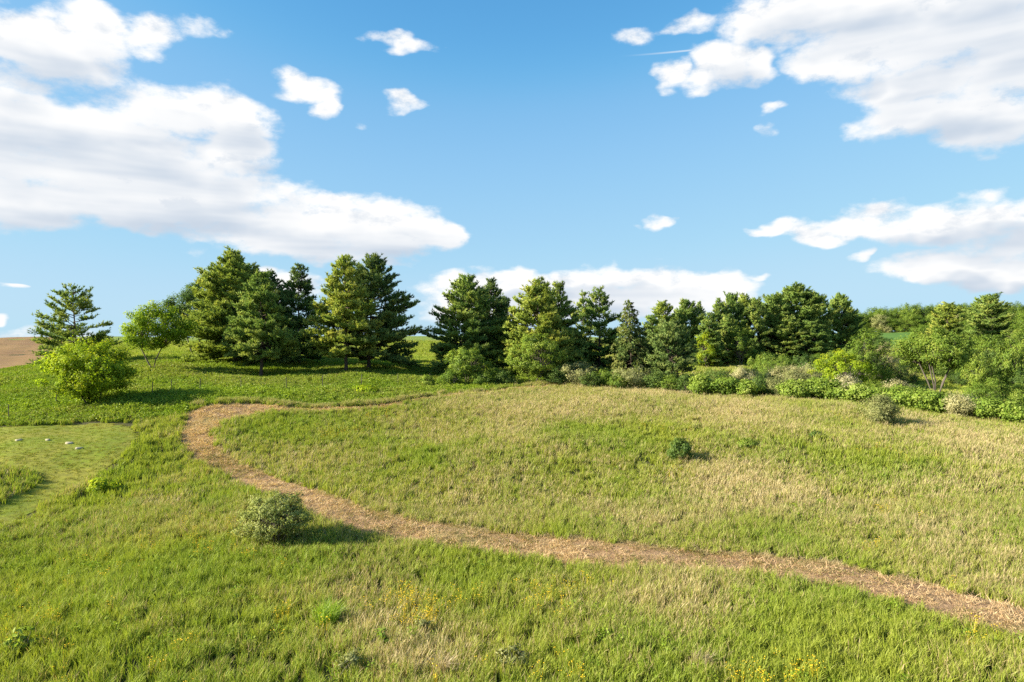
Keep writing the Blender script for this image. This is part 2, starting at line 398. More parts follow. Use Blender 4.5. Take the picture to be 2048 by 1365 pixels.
jit = (fbm(np.arange(PN) * .5, np.zeros(PN), 2.0, 3) - .5)[:, None] * .5
grid = ea[:, None] * (1 - t) + eb[:, None] * t
pz = ground_z(grid[..., 0], grid[..., 1]) + .035 + (fbm(grid[..., 0], grid[..., 1], .9, 4) - .4) * .11
PATH_POLY = np.vstack([ea, eb[::-1]])
idx = np.arange(PN * PW).reshape(PN, PW)
fq = np.stack([idx[:-1, :-1], idx[1:, :-1], idx[1:, 1:], idx[:-1, 1:]], -1).reshape(-1, 4)
m = Mat('cut_hay_surface'); p = m.pos()
n1_ = m.noise(1.1, 6, .7, p); n2_ = m.noise(9, 5, .7, p); n3_ = m.noise(.22, 3, .5, p)
c = m.mix(m.step(n1_, .3, .7), (.28, .16, .085), (.44, .29, .16))
c = m.mix(m.step(n3_, .48, .66, 0, .6), c, (.24, .23, .055))
c = m.mix(m.step(n2_, .32, .60, .75, 0), c, (.075, .045, .025))
M_PATH = m.solid(c, 1.0, n2_, 1.0, .10)
o = link('mown_path', mesh('mown_path', np.concatenate([grid, pz[..., None]], -1).reshape(-1, 3), fq, M_PATH, smooth=True)); tag(o, 'brown mown hay path curving through the meadow', 'path', kind='structure')

# mown lawn -----------------------------------------------------------
LAWN = np.array([hit(*q) for q in [(-400,872),(0,857),(97,851),(177,847),(242,848),(268,856),(284,870)]] +
                [hit(*q, .22) for q in [(270,893),(246,912),(212,937),(177,958),(129,988),(81,1017),(32,1038),(0,1052),(-300,1170)]])
LAWN = smooth_line(np.vstack([LAWN, LAWN[:1]]), 160)
ISLAND = np.array([hit(-400, 935), hit(0, 932, .3), hit(45, 933, .3), hit(75, 943, .3), hit(82, 967), hit(62, 981), hit(40, 990), hit(0, 1012), hit(-400, 1190)])
lx = np.arange(-75, -15, .4); ly = np.arange(24, 62, .4)
GX, GY = np.meshgrid(lx, ly, indexing='ij')
ok = inside(LAWN, GX, GY)
lz = ground_z(GX, GY) + .03
idx = np.arange(GX.size).reshape(GX.shape)
fq = np.stack([idx[:-1, :-1], idx[1:, :-1], idx[1:, 1:], idx[:-1, 1:]], -1)[(ok[:-1, :-1] & ok[1:, :-1] & ok[1:, 1:] & ok[:-1, 1:])]
m = Mat('mown_lawn_turf'); p = m.pos()
na_ = m.noise(.35, 5, .65, p); nb_ = m.noise(3, 5, .7, p)
c = m.mix(m.step(na_, .35, .65), (.165, .215, .016), (.25, .240, .034))
c = m.mix(m.step(nb_, .30, .65, .55, 0), c, (.085, .085, .028))
o = link('lawn', mesh('lawn', np.stack([GX, GY, lz], -1).reshape(-1, 3), fq.reshape(-1, 4), m.solid(c, 1.0, nb_, .8, .05), smooth=True)); tag(o, 'short mown lawn beside the tall meadow', 'lawn', kind='structure')

# ploughed field ------------------------------------------------------
fy = np.linspace(0, 1, 60); fx = np.linspace(-260, 0, 70)
def field_near(px): return np.interp(px, [-900, -300, 0, 40, 90, 130], [100, 106, 108, 109, 111, 150])
FP = np.linspace(-900, 128, 90)
D0 = field_near(FP); D1 = np.full(len(FP), 236.0)
DD = D0[:, None] + (D1 - D0)[:, None] * fy[None] ** 1.3
XX = (FP[:, None] - CX) / F_PX * DD
ZZ = ground_z(XX, DD) + .06
idx = np.arange(XX.size).reshape(XX.shape)
fq = np.stack([idx[:-1, :-1], idx[1:, :-1], idx[1:, 1:], idx[:-1, 1:]], -1).reshape(-1, 4)
m = Mat('ploughed_soil'); p = m.pos()
st = m.n('ShaderNodeMapping'); m.l(p, st.inputs[0]); st.inputs['Scale'].default_value = (.12, .9, 1); st.inputs['Rotation'].default_value = (0, 0, R(8))
rows = m.noise(1.0, 5, .65, st.outputs[0]); na_ = m.noise(.04, 4, .6, p)
c = m.mix(m.step(na_, .38, .62), (.16, .085, .038), (.225, .150, .055))
c = m.mix(m.step(rows, .40, .58), c, (.225, .135, .065)); c = m.mix(m.step(rows, .30, .42, .6, 0), c, (.09, .085, .03))
o = link('ploughed_field', mesh('ploughed_field', np.stack([XX, DD, ZZ], -1).reshape(-1, 3), fq, m.solid(c, 1.0, rows, 1.0, .4), smooth=True)); tag(o, 'brown ploughed field on the far rise', 'field', kind='structure')

# crop strip on the far right rise
cp = np.linspace(1650, 2150, 60); DD = np.linspace(222, 276, 20)[None].repeat(60, 0)
XX = (cp[:, None] - CX) / F_PX * DD; ZZ = ground_z(XX, DD) + .08
idx = np.arange(XX.size).reshape(XX.shape)
fq = np.stack([idx[:-1, :-1], idx[1:, :-1], idx[1:, 1:], idx[:-1, 1:]], -1).reshape(-1, 4)
m = Mat('green_crop'); n_ = m.noise(.5, 5, .6, m.pos())
o = link('crop_field', mesh('crop_field', np.stack([XX, DD, ZZ], -1).reshape(-1, 3), fq, m.solid(m.mix(n_, (.050, .12, .020), (.10, .18, .035)), 1.0, n_, .8, .3), smooth=True)); tag(o, 'bright green crop field on the far rise', 'field', kind='structure')

# ------------------------------------------------------------------ plant builders
def unit(v): return v / np.maximum(np.linalg.norm(v, axis=-1, keepdims=True), 1e-9)
def rand_unit(r, shape): return unit(r.normal(size=(*shape, 3)))
class Tubes:
    def __init__(s, sides=5): s.v, s.f, s.n, s.k = [], [], 0, sides
    def add(s, pts, radii):
        pts = np.asarray(pts, float); k = s.k
        d = unit(np.gradient(pts, axis=0))
        ref = np.where(np.abs(d[:, 2:3]) > .9, np.array([[1., 0, 0]]), np.array([[0, 0, 1.]]))
        u = unit(np.cross(d, ref)); w = np.cross(d, u)
        a = np.arange(k) / k * 2 * np.pi
        ring = pts[:, None] + (u[:, None] * np.cos(a)[None, :, None] + w[:, None] * np.sin(a)[None, :, None]) * np.asarray(radii)[:, None, None]
        n = len(pts); i = np.arange(n * k).reshape(n, k) + s.n; j = np.roll(i, -1, 1)
        s.v.append(ring.reshape(-1, 3)); s.f.append(np.stack([i[:-1], j[:-1], j[1:], i[1:]], -1).reshape(-1, 4)); s.n += n * k
    def mesh(s, name, mat): return mesh(name, np.vstack(s.v), np.vstack(s.f), mat, smooth=True)
def tuft_mesh(name, r, P, D, S, T, O, mat, needles=8, width=.13, spread=.85):
    n = len(P)
    nd = unit(D[:, None] + spread * rand_unit(r, (n, needles)))
    ln = S[:, None] * r.uniform(.7, 1.2, (n, needles))
    side = unit(np.cross(nd, rand_unit(r, (n, needles)))) * (ln * width)[..., None]
    base = P[:, None] - nd * (ln * .15)[..., None] + r.normal(0, .04, (n, needles, 3)) * S[:, None, None]
    v = np.stack([base - side, base + side, base + nd * ln[..., None]], 2).reshape(-1, 3)
    f = np.arange(len(v)).reshape(-1, 3)
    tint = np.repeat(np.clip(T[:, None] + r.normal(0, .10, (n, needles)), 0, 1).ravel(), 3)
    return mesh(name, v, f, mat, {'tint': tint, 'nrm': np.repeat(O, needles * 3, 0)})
def leaf_mesh(name, r, P, Nn, S, T, O, mat, aspect=.55):
    n = len(P)
    d = unit(np.cross(Nn, rand_unit(r, (n,)))); s = np.cross(Nn, d)
    L_ = S[:, None]
    tip = P + d * L_ * .55 - Nn * L_ * .12; bas = P - d * L_ * .45
    a = P + s * L_ * aspect * .5; b = P - s * L_ * aspect * .5
    v = np.stack([bas, a, tip, b], 1).reshape(-1, 3)
    f = np.arange(4 * n).reshape(-1, 4)
    return mesh(name, v, f, mat, {'tint': np.repeat(np.clip(T, 0, 1), 4), 'nrm': np.repeat(O, 4, 0)})

def pine(seed, h, Rad, base=.14, style='white', mat=M_PINE, dens=1.0, trunks=1, lean=0.0, needles=6, tuft=.40, sparse_top=False, skew=0.0, step=1.0):
    """returns (trunk mesh, crown mesh) with the root at the origin"""
    r = np.random.default_rng(seed)
    tb = Tubes(5); P, D, S, T = [], [], [], []
    for tk in range(trunks):
        off = np.array([0, 0]) if tk == 0 else r.normal(0, .12 * Rad, 2)
        hh = h if tk == 0 else h * r.uniform(.84, .95)
        lx_, ly_ = (lean + r.normal(0, .02)) * hh, r.normal(0, .02) * hh
        zs = np.linspace(0, hh, 14)
        wob = np.cumsum(r.normal(0, .04, (14, 2)), 0)
        tp = np.stack([off[0] + lx_ * (zs / hh) ** 1.5 + wob[:, 0], off[1] + ly_ * (zs / hh) ** 1.5 + wob[:, 1], zs], 1)
        tp[0, 2] = -.4
        r0 = .013 * h + .05
        tb.add(tp, r0 * (1 - .93 * (zs / hh)) * (1 + .35 * np.exp(-zs * 2)))
        at = lambda z: np.array([np.interp(z, zs, tp[:, 0]), np.interp(z, zs, tp[:, 1]), z])
        z = base * hh
        while z < hh * .985:
            t = (z - base * hh) / (hh * (1 - base))
            if style == 'white': prof = Rad * min(1.0, .70 + 1.5 * t) * (1 - t) ** .74 * 1.10 + .30
            elif style == 'round': prof = Rad * math.sqrt(max(0.0, 1 - (max(t, .0) * 1.0) ** 2.6)) * (min(1, .7 + t)) + .2
            elif style == 'spruce': prof = Rad * (1 - t) ** .9 + .15
            else: prof = Rad * (1 - t) ** .55 * (.75 + .25 * math.sin(t * 9 + seed)) + .3
            nb = int(round((5 if t < .75 else 5) * (dens ** .5))) + r.integers(0, 2)
            a0 = r.uniform(0, 6.28)
            wh = r.uniform(.86, 1.10)
            for b in range(nb):
                if sparse_top and t > .3 and r.random() < .42: continue
                bt = r.normal(0, .17)
                a = a0 + b * 2 * math.pi / nb + r.normal(0, .25)
                Lb = prof * wh * r.uniform(.70, 1.08) * (1 - skew * math.cos(a))
                if r.random() < .06 and t > .2: Lb *= 1.15
                if style == 'spruce': e0_, cv = R(12 - 30 * (1 - t)), -.10
                elif style == 'round': e0_, cv = R(-2 + 62 * t ** 1.3 + r.normal(0, 7)), .12
                else: e0_, cv = R(-4 + 50 * t ** 1.6 + r.normal(0, 7)), .13
                n = max(5, int(Lb / .35)); s = np.linspace(0, 1, n)
                hor = np.array([math.cos(a), math.sin(a), 0]); o_ = at(z + r.normal(0, .08))
                droop = -.10 * (1 - t) * s * Lb
                br = o_ + hor * (s * Lb * math.cos(e0_))[:, None] + np.array([0, 0, 1]) * (s * Lb * math.sin(e0_) + cv * Lb * s ** 2 + droop)[:, None]
                br[:, :2] += np.cumsum(r.normal(0, .02, (n, 2)), 0)
                tb.add(br[::2] if n > 6 else br, np.linspace(.018 + .012 * Lb, .008, len(br[::2] if n > 6 else br)))
                dirs = unit(np.gradient(br, axis=0))
                # twigs fan out on both sides of the branch, flat plumes
                nt_ = max(3, int(Lb * 6.4 * dens))
                ss = r.uniform(.22 if t < .8 else .1, 1.0, nt_) ** .75
                for q in range(nt_):
                    p0 = np.array([np.interp(ss[q], s, br[:, k_]) for k_ in range(3)])
                    dd = dirs[min(n - 1, int(ss[q] * (n - 1)))]
                    sd = unit(np.cross(dd, [0, 0, 1])) * (1 if q % 2 else -1)
                    tl = min(1.25, (.34 + .62 * (1 - ss[q])) * Lb * .55 + .25) * r.uniform(.6, 1.15)
                    if style == 'spruce': td = unit(dd * .7 + sd * r.uniform(.3, .9) + np.array([0, 0, -.9 * r.random()]))
                    else: td = unit(dd * .75 + sd * r.uniform(.2, 1.1) + np.array([0, 0, r.uniform(-.1, .55)]))
                    m_ = max(1, int(tl / (.24 if style != 'spruce' else .2)))
                    u = (np.arange(m_) + r.uniform(.3, 1, m_)) / m_
                    pp = p0 + td * (u * tl)[:, None] + r.normal(0, .05, (m_, 3))
                    P.append(pp); D.append(np.repeat((td + np.array([0, 0, .45 if style != 'spruce' else -.5]))[None], m_, 0))
                    S.append(np.full(m_, 1.08 * tuft * r.uniform(.75, 1.15)))
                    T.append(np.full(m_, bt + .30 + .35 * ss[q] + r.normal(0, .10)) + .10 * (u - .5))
            z += step * r.uniform(.31, .49) * (1.0 if style != 'spruce' else .75) * (.6 + .4 * h / 12) / max(.75, dens ** .5)
        # leader
        P.append(at(hh * .985)[None] + r.normal(0, .1, (5, 3))); D.append(np.repeat([[0, 0, 1.]], 5, 0)); S.append(np.full(5, tuft)); T.append(np.full(5, .6))
    P, D, S, T = np.vstack(P), unit(np.vstack(D)), np.concatenate(S), np.concatenate(T)
    O = unit(unit(P * [1, 1, 0] + [0, 0, 1e-6]) + D * .9 + [0, 0, .35] + r.normal(0, .25, P.shape))
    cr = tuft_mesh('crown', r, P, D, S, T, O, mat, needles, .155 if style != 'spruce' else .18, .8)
    return tb.mesh('trunk', BARK_P), cr

def leafy(seed, h, Rad, trunk=.25, stems=1, clusters=60, per=130, leaf=.15, crad=.6, mat=M_LEAF, flat=.75, depth=None, spread=.25, shape=1.0, bark=None, lean=0.0, sx=0.0, low=.0, hollow=.35):
    """broadleaf tree or shrub: trunk mesh with limbs, crown mesh"""
    r = np.random.default_rng(seed); tb = Tubes(4)
    per = per * .62; leaf = leaf * 1.19
    depth = depth or Rad
    cz0, cz1 = h * trunk, h - crad * .45
    C = []
    while len(C) < clusters:
        v = r.normal(size=3); v /= np.linalg.norm(v); v *= r.uniform(hollow, 1.0) ** .6
        if v[2] < -.15: v[2] *= .85
        tt = (v[2] + 1) / 2
        wid = 1.0 if shape == 1.0 else (1 - shape) * (1 - tt) + shape
        bump = 1 + .20 * math.sin(3 * math.atan2(v[1], v[0]) + seed) + .12 * math.sin(5 * v[2] + 2 * math.atan2(v[1], v[0]) + seed * 2)
        c = np.array([v[0] * Rad * bump * wid * .88 + lean * h * tt + sx * Rad, v[1] * depth * bump * wid * .88, cz0 + (cz1 - cz0) * tt])
        C.append(c)
    C = np.array(C)
    roots = [np.array([r.normal(0, spread * .35), r.normal(0, spread * .35), -.25]) for _ in range(stems)]
    forks = []
    for i, q in enumerate(roots):
        a = 2 * math.pi * i / stems + r.uniform(0, 1.5)
        k = spread if stems > 1 else spread * .25
        tip = np.array([q[0] + math.cos(a) * k * Rad + lean * h * .4, q[1] + math.sin(a) * k * Rad, h * max(trunk, .12) * 1.25 + .1])
        mid = (q + tip) / 2 + r.normal(0, .05 * h * .3, 3)
        pts = np.array([q, q * .6 + mid * .4, mid, mid * .4 + tip * .6, tip]); r0 = (.012 * h + .02) * (1.0 if stems == 1 else .75)
        tb.add(pts, r0 * np.array([1.3, 1.05, .95, .85, .78])); forks.append((tip, r0 * .75))
    P, Nn, S, T, O = [], [], [], [], []
    for c in C:
        f, fr = min(forks, key=lambda g: np.linalg.norm(g[0] - c) * r.uniform(.8, 1.2))
        u = np.linspace(0, 1, 6)[:, None]
        bow = np.array([0, 0, 1]) * (np.sin(u * math.pi) * .10 * np.linalg.norm(c - f))
        pts = f * (1 - u) + c * u + bow + np.r_[np.zeros((1, 3)), r.normal(0, .03 * np.linalg.norm(c - f), (5, 3))]
        tb.add(pts, np.linspace(fr * .55, fr * .06 + .004, 6))
        m_ = int(per * r.uniform(.6, 1.4)); rc = crad * r.uniform(.7, 1.3)
        g = r.normal(size=(m_, 3)); g = g / np.linalg.norm(g, axis=1, keepdims=True) * (r.random((m_, 1)) ** .45)
        pp = c + g * rc * np.array([1, 1, flat])
        ctr = np.array([sx * Rad, 0, (cz0 + cz1) / 2])
        O.append(unit(g * .8 + unit(c - ctr) * .6 + [0, 0, .25])); P.append(pp); Nn.append(unit(g * .7 + unit(c - ctr) * .5 + np.array([0, 0, .5]) + r.normal(0, .55, (m_, 3))))
        S.append(leaf * r.uniform(.65, 1.3, m_)); T.append(np.full(m_, .45 + r.normal(0, .13)) + r.normal(0, .14, m_) + .16 * g[:, 2])
    if low > 0:                                # suckers and low leaves hiding the foot
        m_ = int(clusters * per * low); a = r.uniform(0, 6.28, m_); q = np.sqrt(r.random(m_)) * Rad * .75
        P.append(np.stack([np.cos(a) * q, np.sin(a) * q * depth / Rad, r.uniform(.05, .45, m_) * h], 1)); Nn.append(unit(r.normal(0, 1, (m_, 3)) + [0, 0, .6]))
        S.append(leaf * r.uniform(.6, 1.2, m_)); T.append(r.normal(.4, .15, m_)); O.append(unit(np.stack([np.cos(a), np.sin(a), np.full(m_, .6)], 1)))
    P, Nn, S, T = np.vstack(P), np.vstack(Nn), np.concatenate(S), np.concatenate(T)
    P[:, 2] = np.maximum(P[:, 2], .03)
    return tb.mesh('trunk', bark or BARK_D), leaf_mesh('crown', r, P, Nn, S, T, unit(np.vstack(O) + r.normal(0, .2, P.shape)), mat)

def place(name, px, D, meshes, label, cat, group=None, rz=0.0, sc=(1, 1, 1), crown='crown', trunk='trunk', sink=0.0):
    x = (px - CX) / F_PX * D
    root = empty(name, (x, D, gz(x, D) - sink)); root.rotation_euler = (0, 0, rz); root.scale = sc
    link(trunk, meshes[0], root); link(crown, meshes[1], root)
    return tag(root, label, cat, group)
def tall(px, ytop, D):                         # height of a thing whose top shows at ytop
    x = (px - CX) / F_PX * D
    return CAM_Z - (ytop - CY) / F_PX * D - gz(x, D)
def wid(half_px, D): return half_px / F_PX * D


# ------------------------------------------------------------------ pines, front rows (each its own mesh)
#  px, top y, distance, half width px, kwargs, label, group
PINES = [
 (148, 574, 95, 84, dict(style='white', base=.05, mat=M_PINE, sparse_top=True, dens=.85, tuft=.38, step=1.15), 'sparse open-crowned pine standing behind the bright round maple', None),
 (470, 506, 90, 86, dict(style='white', base=.09, mat=M_PINEY, trunks=2, dens=1.15, skew=.25), 'tallest pine with long upswept branches on its sunlit flank', None),
 (505, 532, 98, 62, dict(style='white', base=.15, mat=M_PINED), 'dark pine whose top rises just behind the tallest pine', None),
 (542, 546, 99, 60, dict(style='white', base=.15, mat=M_PINED), 'lower dark pine between the tallest pine and the thin-topped pine', None),
 (522, 550, 80, 68, dict(style='white', base=.19, mat=M_PINE, dens=1.15), 'conical pine with a short bare trunk in front of the tallest pine', None),
 (597, 532, 92, 62, dict(style='white', base=.08, mat=M_PINED, sparse_top=True), 'thin-topped dark pine between the conical pine and the close pair', None),
 (692, 516, 82, 74, dict(style='white', base=.17, mat=M_PINEY), 'yellower pine of the close pair, with a bare foot in the grass', None),
 (738, 516, 86, 100, dict(style='white', base=.12, mat=M_PINED, skew=-.12), 'darker pine of the close pair, with wide low branches', None),
 (932, 555, 88, 84, dict(style='white', base=.06, mat=M_PINE, dens=1.05), 'wide pine with ragged layered branches beside the open gap', None),
 (978, 562, 93, 56, dict(style='white', base=.10, mat=M_PINED), 'dark narrow pine leaning against the wide ragged pine', None),
 (1008, 594, 97, 40, dict(style='white', base=.10, mat=M_PINED), 'low dark pine filling the gap behind the layered pines', None),
 (1072, 563, 86, 78, dict(style='white', base=.06, mat=M_PINEY, dens=1.1), 'broad yellow-green pine behind the pale green bushy tree', None),
 (1116, 569, 89, 56, dict(style='white', base=.08, mat=M_PINE), 'pine at the shoulder of the broad yellow-green pine', None),
 (1166, 586, 95, 40, dict(style='open', base=.12, mat=M_PINE, sparse_top=True), 'slim open pine next to the round-topped pine', None),
 (1198, 580, 92, 56, dict(style='white', base=.08, mat=M_PINE, sparse_top=True), 'round-topped pine with bare reddish limbs beside the spruce', None),
 (1262, 600, 84, 58, dict(style='spruce', base=.05, mat=M_SPRUCE, dens=.9, tuft=.34, step=1.1), 'spruce with drooping grey-green branchlets at the row of pines', None),
 (1304, 634, 92, 46, dict(style='white', base=.05, mat=M_PINE), 'shorter pine tucked behind the drooping spruce', None),
 (1348, 664, 81, 52, dict(style='round', base=.03, mat=M_PINED, tuft=.34), 'low dark bushy pine where the row ends at the hedge', None),
]
for i, (px, yt, D, hw, kw, lab, grp) in enumerate(PINES):
    h = tall(px, yt, D); kw = dict(kw); nm = 'spruce_tree' if kw.get('style') == 'spruce' else 'pine_tree'
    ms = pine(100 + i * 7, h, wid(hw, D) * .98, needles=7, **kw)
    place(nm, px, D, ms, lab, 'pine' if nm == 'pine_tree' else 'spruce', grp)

# pines of the second wood, copies of four kinds
kinds = [pine(901, 14, 4.2, style='round', base=.16, mat=M_PINE, dens=.9, tuft=.52, step=1.35), pine(902, 14, 3.6, style='white', base=.12, mat=M_PINE, dens=.9, tuft=.52, step=1.3), pine(903, 14, 4.6, style='round', base=.12, mat=M_PINE, dens=.9, tuft=.55, step=1.4), pine(904, 14, 3.4, style='round', base=.2, mat=M_PINEY, dens=.9, tuft=.5, step=1.4)]
L2 = 'pine in the second wood beyond the hedgerow and the sloping field'
TONE2 = ('round-crowned ', 'pointed ', 'broad ', 'yellowish ')
SECOND = [(1327,611,136,26,3,L2),(1352,622,140,26,1,L2),(1374,611,139,30,0,L2),(1398,607,141,24,1,L2),(1418,628,132,30,1,L2),(1438,600,142,27,1,L2),(1464,599,144,26,0,L2),(1487,597,148,20,3,L2),(1508,608,143,28,0,L2),(1455,640,136,26,2,L2),
 (1590,585,150,62,2,'largest dome-shaped pine of the second wood'),(1545,601,147,38,0,L2),(1632,598,149,36,0,L2),(1570,640,144,42,2,L2),(1622,650,143,34,2,L2),
 (1681,602,155,34,2,'dark pine standing apart at the end of the second wood'),(1700,628,158,26,0,L2),
 (1975,600,170,40,0,'flat-layered pine rising above the woodland on the far rise'),(1893,613,166,30,3,'yellowish pine rising beside the flat-layered pine on the far rise')]
for i, (px, yt, D, hw, k, lab) in enumerate(SECOND):
    h = tall(px, yt, D); baseR = (4.2, 3.6, 4.6, 3.4)[k]; s = h / 14; w = wid(hw, D) / baseR * 1.05
    place('pine_tree', px, D, kinds[k], TONE2[k] + lab if lab == L2 else lab, 'pine', TONE2[k] + 'pines of the second wood' if lab == L2 else None, rz=(i * 1.9) % 6.28, sc=(w, w, s))

# ------------------------------------------------------------------ broadleaf trees
TREES = [
 (182, 668, 58, 88, dict(trunk=.03, stems=2, clusters=210, per=220, leaf=.16, crad=.68, mat=M_BRIGHT, spread=.2, low=.03), 'bright yellow-green round maple with a low crown by the fence', 'maple_tree'),
 (308, 604, 78, 70, dict(trunk=.24, stems=2, clusters=115, per=270, leaf=.18, crad=.78, mat=M_BRIGHT, spread=.34, sx=.05, hollow=.4), 'green tree with a forked leaning trunk beside the tall pines', 'broadleaf_tree'),
 (388, 558, 106, 60, dict(trunk=.22, stems=2, clusters=120, per=240, leaf=.22, crad=1.0, mat=M_LEAFD), 'round dark tree standing behind the forked-trunk tree', 'broadleaf_tree'),
 (935, 690, 75.5, 50, dict(trunk=.14, stems=4, clusters=90, per=130, leaf=.16, crad=.48, mat=M_FRESH, spread=.35, low=.12), 'ragged yellow-green shrubby tree in front of the layered pine', 'broadleaf_tree'),
 (1070, 662, 76, 62, dict(trunk=.08, stems=3, clusters=150, per=170, leaf=.15, crad=.52, mat=M_FRESH, spread=.25, low=.05), 'pale green bushy tree with feathery leaves before the broad pine', 'broadleaf_tree'),
 (1690, 697, 73, 66, dict(trunk=.06, stems=3, clusters=120, per=170, leaf=.15, crad=.55, mat=M_BRIGHT, low=.05), 'vivid lime-green round tree above the hedgerow', 'broadleaf_tree'),
 (1733, 657, 96, 44, dict(trunk=.15, stems=2, clusters=90, per=150, leaf=.18, crad=.65, mat=M_LEAF), 'green tree standing behind the vivid lime-green tree', 'broadleaf_tree'),
 (1872, 652, 75, 82, dict(trunk=.36, stems=5, clusters=190, per=190, leaf=.18, crad=.75, mat=M_LEAF, spread=.34, hollow=.3), 'large spreading tree with several bare trunks behind the hedgerow', 'broadleaf_tree'),
 (1985, 665, 118, 48, dict(trunk=.10, stems=2, clusters=90, per=150, leaf=.2, crad=.8, mat=M_LEAF, low=.05), 'broad green tree in the thicket beyond the many-trunked tree', 'broadleaf_tree'),
 (2042, 648, 116, 52, dict(trunk=.10, stems=2, clusters=90, per=150, leaf=.2, crad=.8, mat=M_LEAF, low=.05), 'tall green tree at the far end of the thicket', 'broadleaf_tree'),
 (1955, 690, 112, 36, dict(trunk=.08, stems=2, clusters=70, per=140, leaf=.18, crad=.7, mat=M_LEAFD, low=.05), 'dark low tree in the thicket behind the many-trunked tree', 'broadleaf_tree'),
 (2075, 606, 142, 46, dict(trunk=.10, stems=2, clusters=90, per=150, leaf=.22, crad=.9, mat=M_LEAF), 'yellow-green tree towering over the end of the thicket', 'broadleaf_tree'),
 (1478, 648, 133, 30, dict(trunk=.08, stems=2, clusters=70, per=140, leaf=.2, crad=.7, mat=M_LEAF, low=.05), 'light green tree before the pines of the second wood', 'broadleaf_tree'),
 (1412, 660, 131, 24, dict(trunk=.08, stems=2, clusters=70, per=140, leaf=.2, crad=.7, mat=M_BRIGHT, low=.05), 'fresh green slender tree before the second wood near the dark bushy pine', 'broadleaf_tree'),
]
for i, (px, yt, D, hw, kw, lab, nm) in enumerate(TREES):
    ms = leafy(400 + i * 3, tall(px, yt, D), wid(hw, D) * .96, **kw)
    place(nm, px, D, ms, lab, 'maple' if nm == 'maple_tree' else 'tree')

# woodland on the far right rise and along the second wood's foot: copies of four crowns
wood = [leafy(700 + k, 9, 4.4, trunk=.03, stems=1, clusters=95, per=120, leaf=.28, crad=1.15, mat=mt, low=.12) for k, mt in enumerate((M_LEAF, M_LEAFD, M_LEAF, M_OLIVE))]
LW = 'broadleaf tree in the woodland on the far right rise'
wr = random.Random(11); n_w = 0
for row, (D, y0, y1, step, amp) in enumerate([(292, 611, 608, 20, 6), (306, 608, 604, 24, 5), (283, 628, 626, 22, 9), (200, 648, 640, 30, 10)]):
    px = 1722 if row < 3 else 1930
    if row == 2: px = 1712
    while px < 2110:
        yt = y0 + (y1 - y0) * (px - 1720) / 330 + wr.uniform(-amp, amp) + (12 if px < 1745 else 0)
        h = tall(px, yt, D)
        if 4 < h < 22:
            k = wr.randrange(3) if row < 2 else wr.randrange(4); w = wr.uniform(.85, 1.25)
            tone = ('mid-green', 'dark green', 'mid-green', 'greyish green')[k]; spot = 'broadleaf tree in the woodland on the far right rise' if D > 250 else 'broadleaf tree on the slope below the far woodland'
            place('woodland_tree', px, D, wood[k], tone + ' ' + spot, 'tree', tone + ' ' + ('woodland trees on the far right rise' if D > 250 else 'trees below the far woodland'), rz=wr.uniform(0, 6.28), sc=(w, w, h / 9))
        px += step * wr.uniform(.7, 1.2)
for k in range(17):                            # low bushes closing the woodland's edge
    px = 1700 + k * 25 + wr.uniform(-6, 6); w = wr.uniform(.6, .8)
    place('edge_bush', px, 280, wood[k % 4], 'low bush at the edge of the woodland above the green crop field', 'bush', 'bushes along the far woodland edge', rz=k * 1.3, sc=(w, w, wr.uniform(.38, .55)), sink=1.2)
for (px, yt, D, k) in [(1712,648,205,0),(1738,655,200,2),(1700,660,190,0),(1758,668,180,1),(1848,646,206,0),(1872,640,208,2),(1898,644,200,1),(1925,636,204,0),(1950,640,195,2),(1985,634,205,0),(2015,628,200,2),(2045,622,206,0),(1835,665,185,2),(1905,668,150,0),(1935,662,146,2)]:
    h = tall(px, yt, D); w = wr.uniform(.8, 1.1)
    place('woodland_tree', px, D, wood[k], ('mid-green', 'dark green', 'mid-green')[k] + ' round-crowned tree in the belt between the valley and the far woodland', 'tree', ('mid-green', 'dark green', 'mid-green')[k] + ' round trees of the belt', rz=px * .37, sc=(w, w, h / 9))
LF = 'leafy undergrowth bush at the foot of the second wood'
for (px, yt, D, hw, k) in [(1398,692,134,20,1),(1420,700,136,18,0),(1447,706,139,16,1),(1470,700,140,18,3),(1492,690,139,22,0),(1516,697,139,18,0),(1538,702,138,20,1),(1562,708,140,20,0),(1600,712,141,20,1),(1640,705,139,20,0),(1668,702,137,20,0),(1688,694,130,18,0)]:
    w = wid(hw, D) / 4.2
    place('undergrowth_bush', px, D, wood[k], LF, 'bush', 'bushes at the foot of the second wood', rz=px * .7, sc=(w, w, tall(px, yt, D) / 9))

small = [leafy(760 + k, 5, 4.2, trunk=.04, stems=3, clusters=90, per=120, leaf=.24, crad=.8, mat=mt, low=.12) for k, mt in enumerate((M_LEAF, M_LEAFD, M_FRESH, M_OLIVE))]
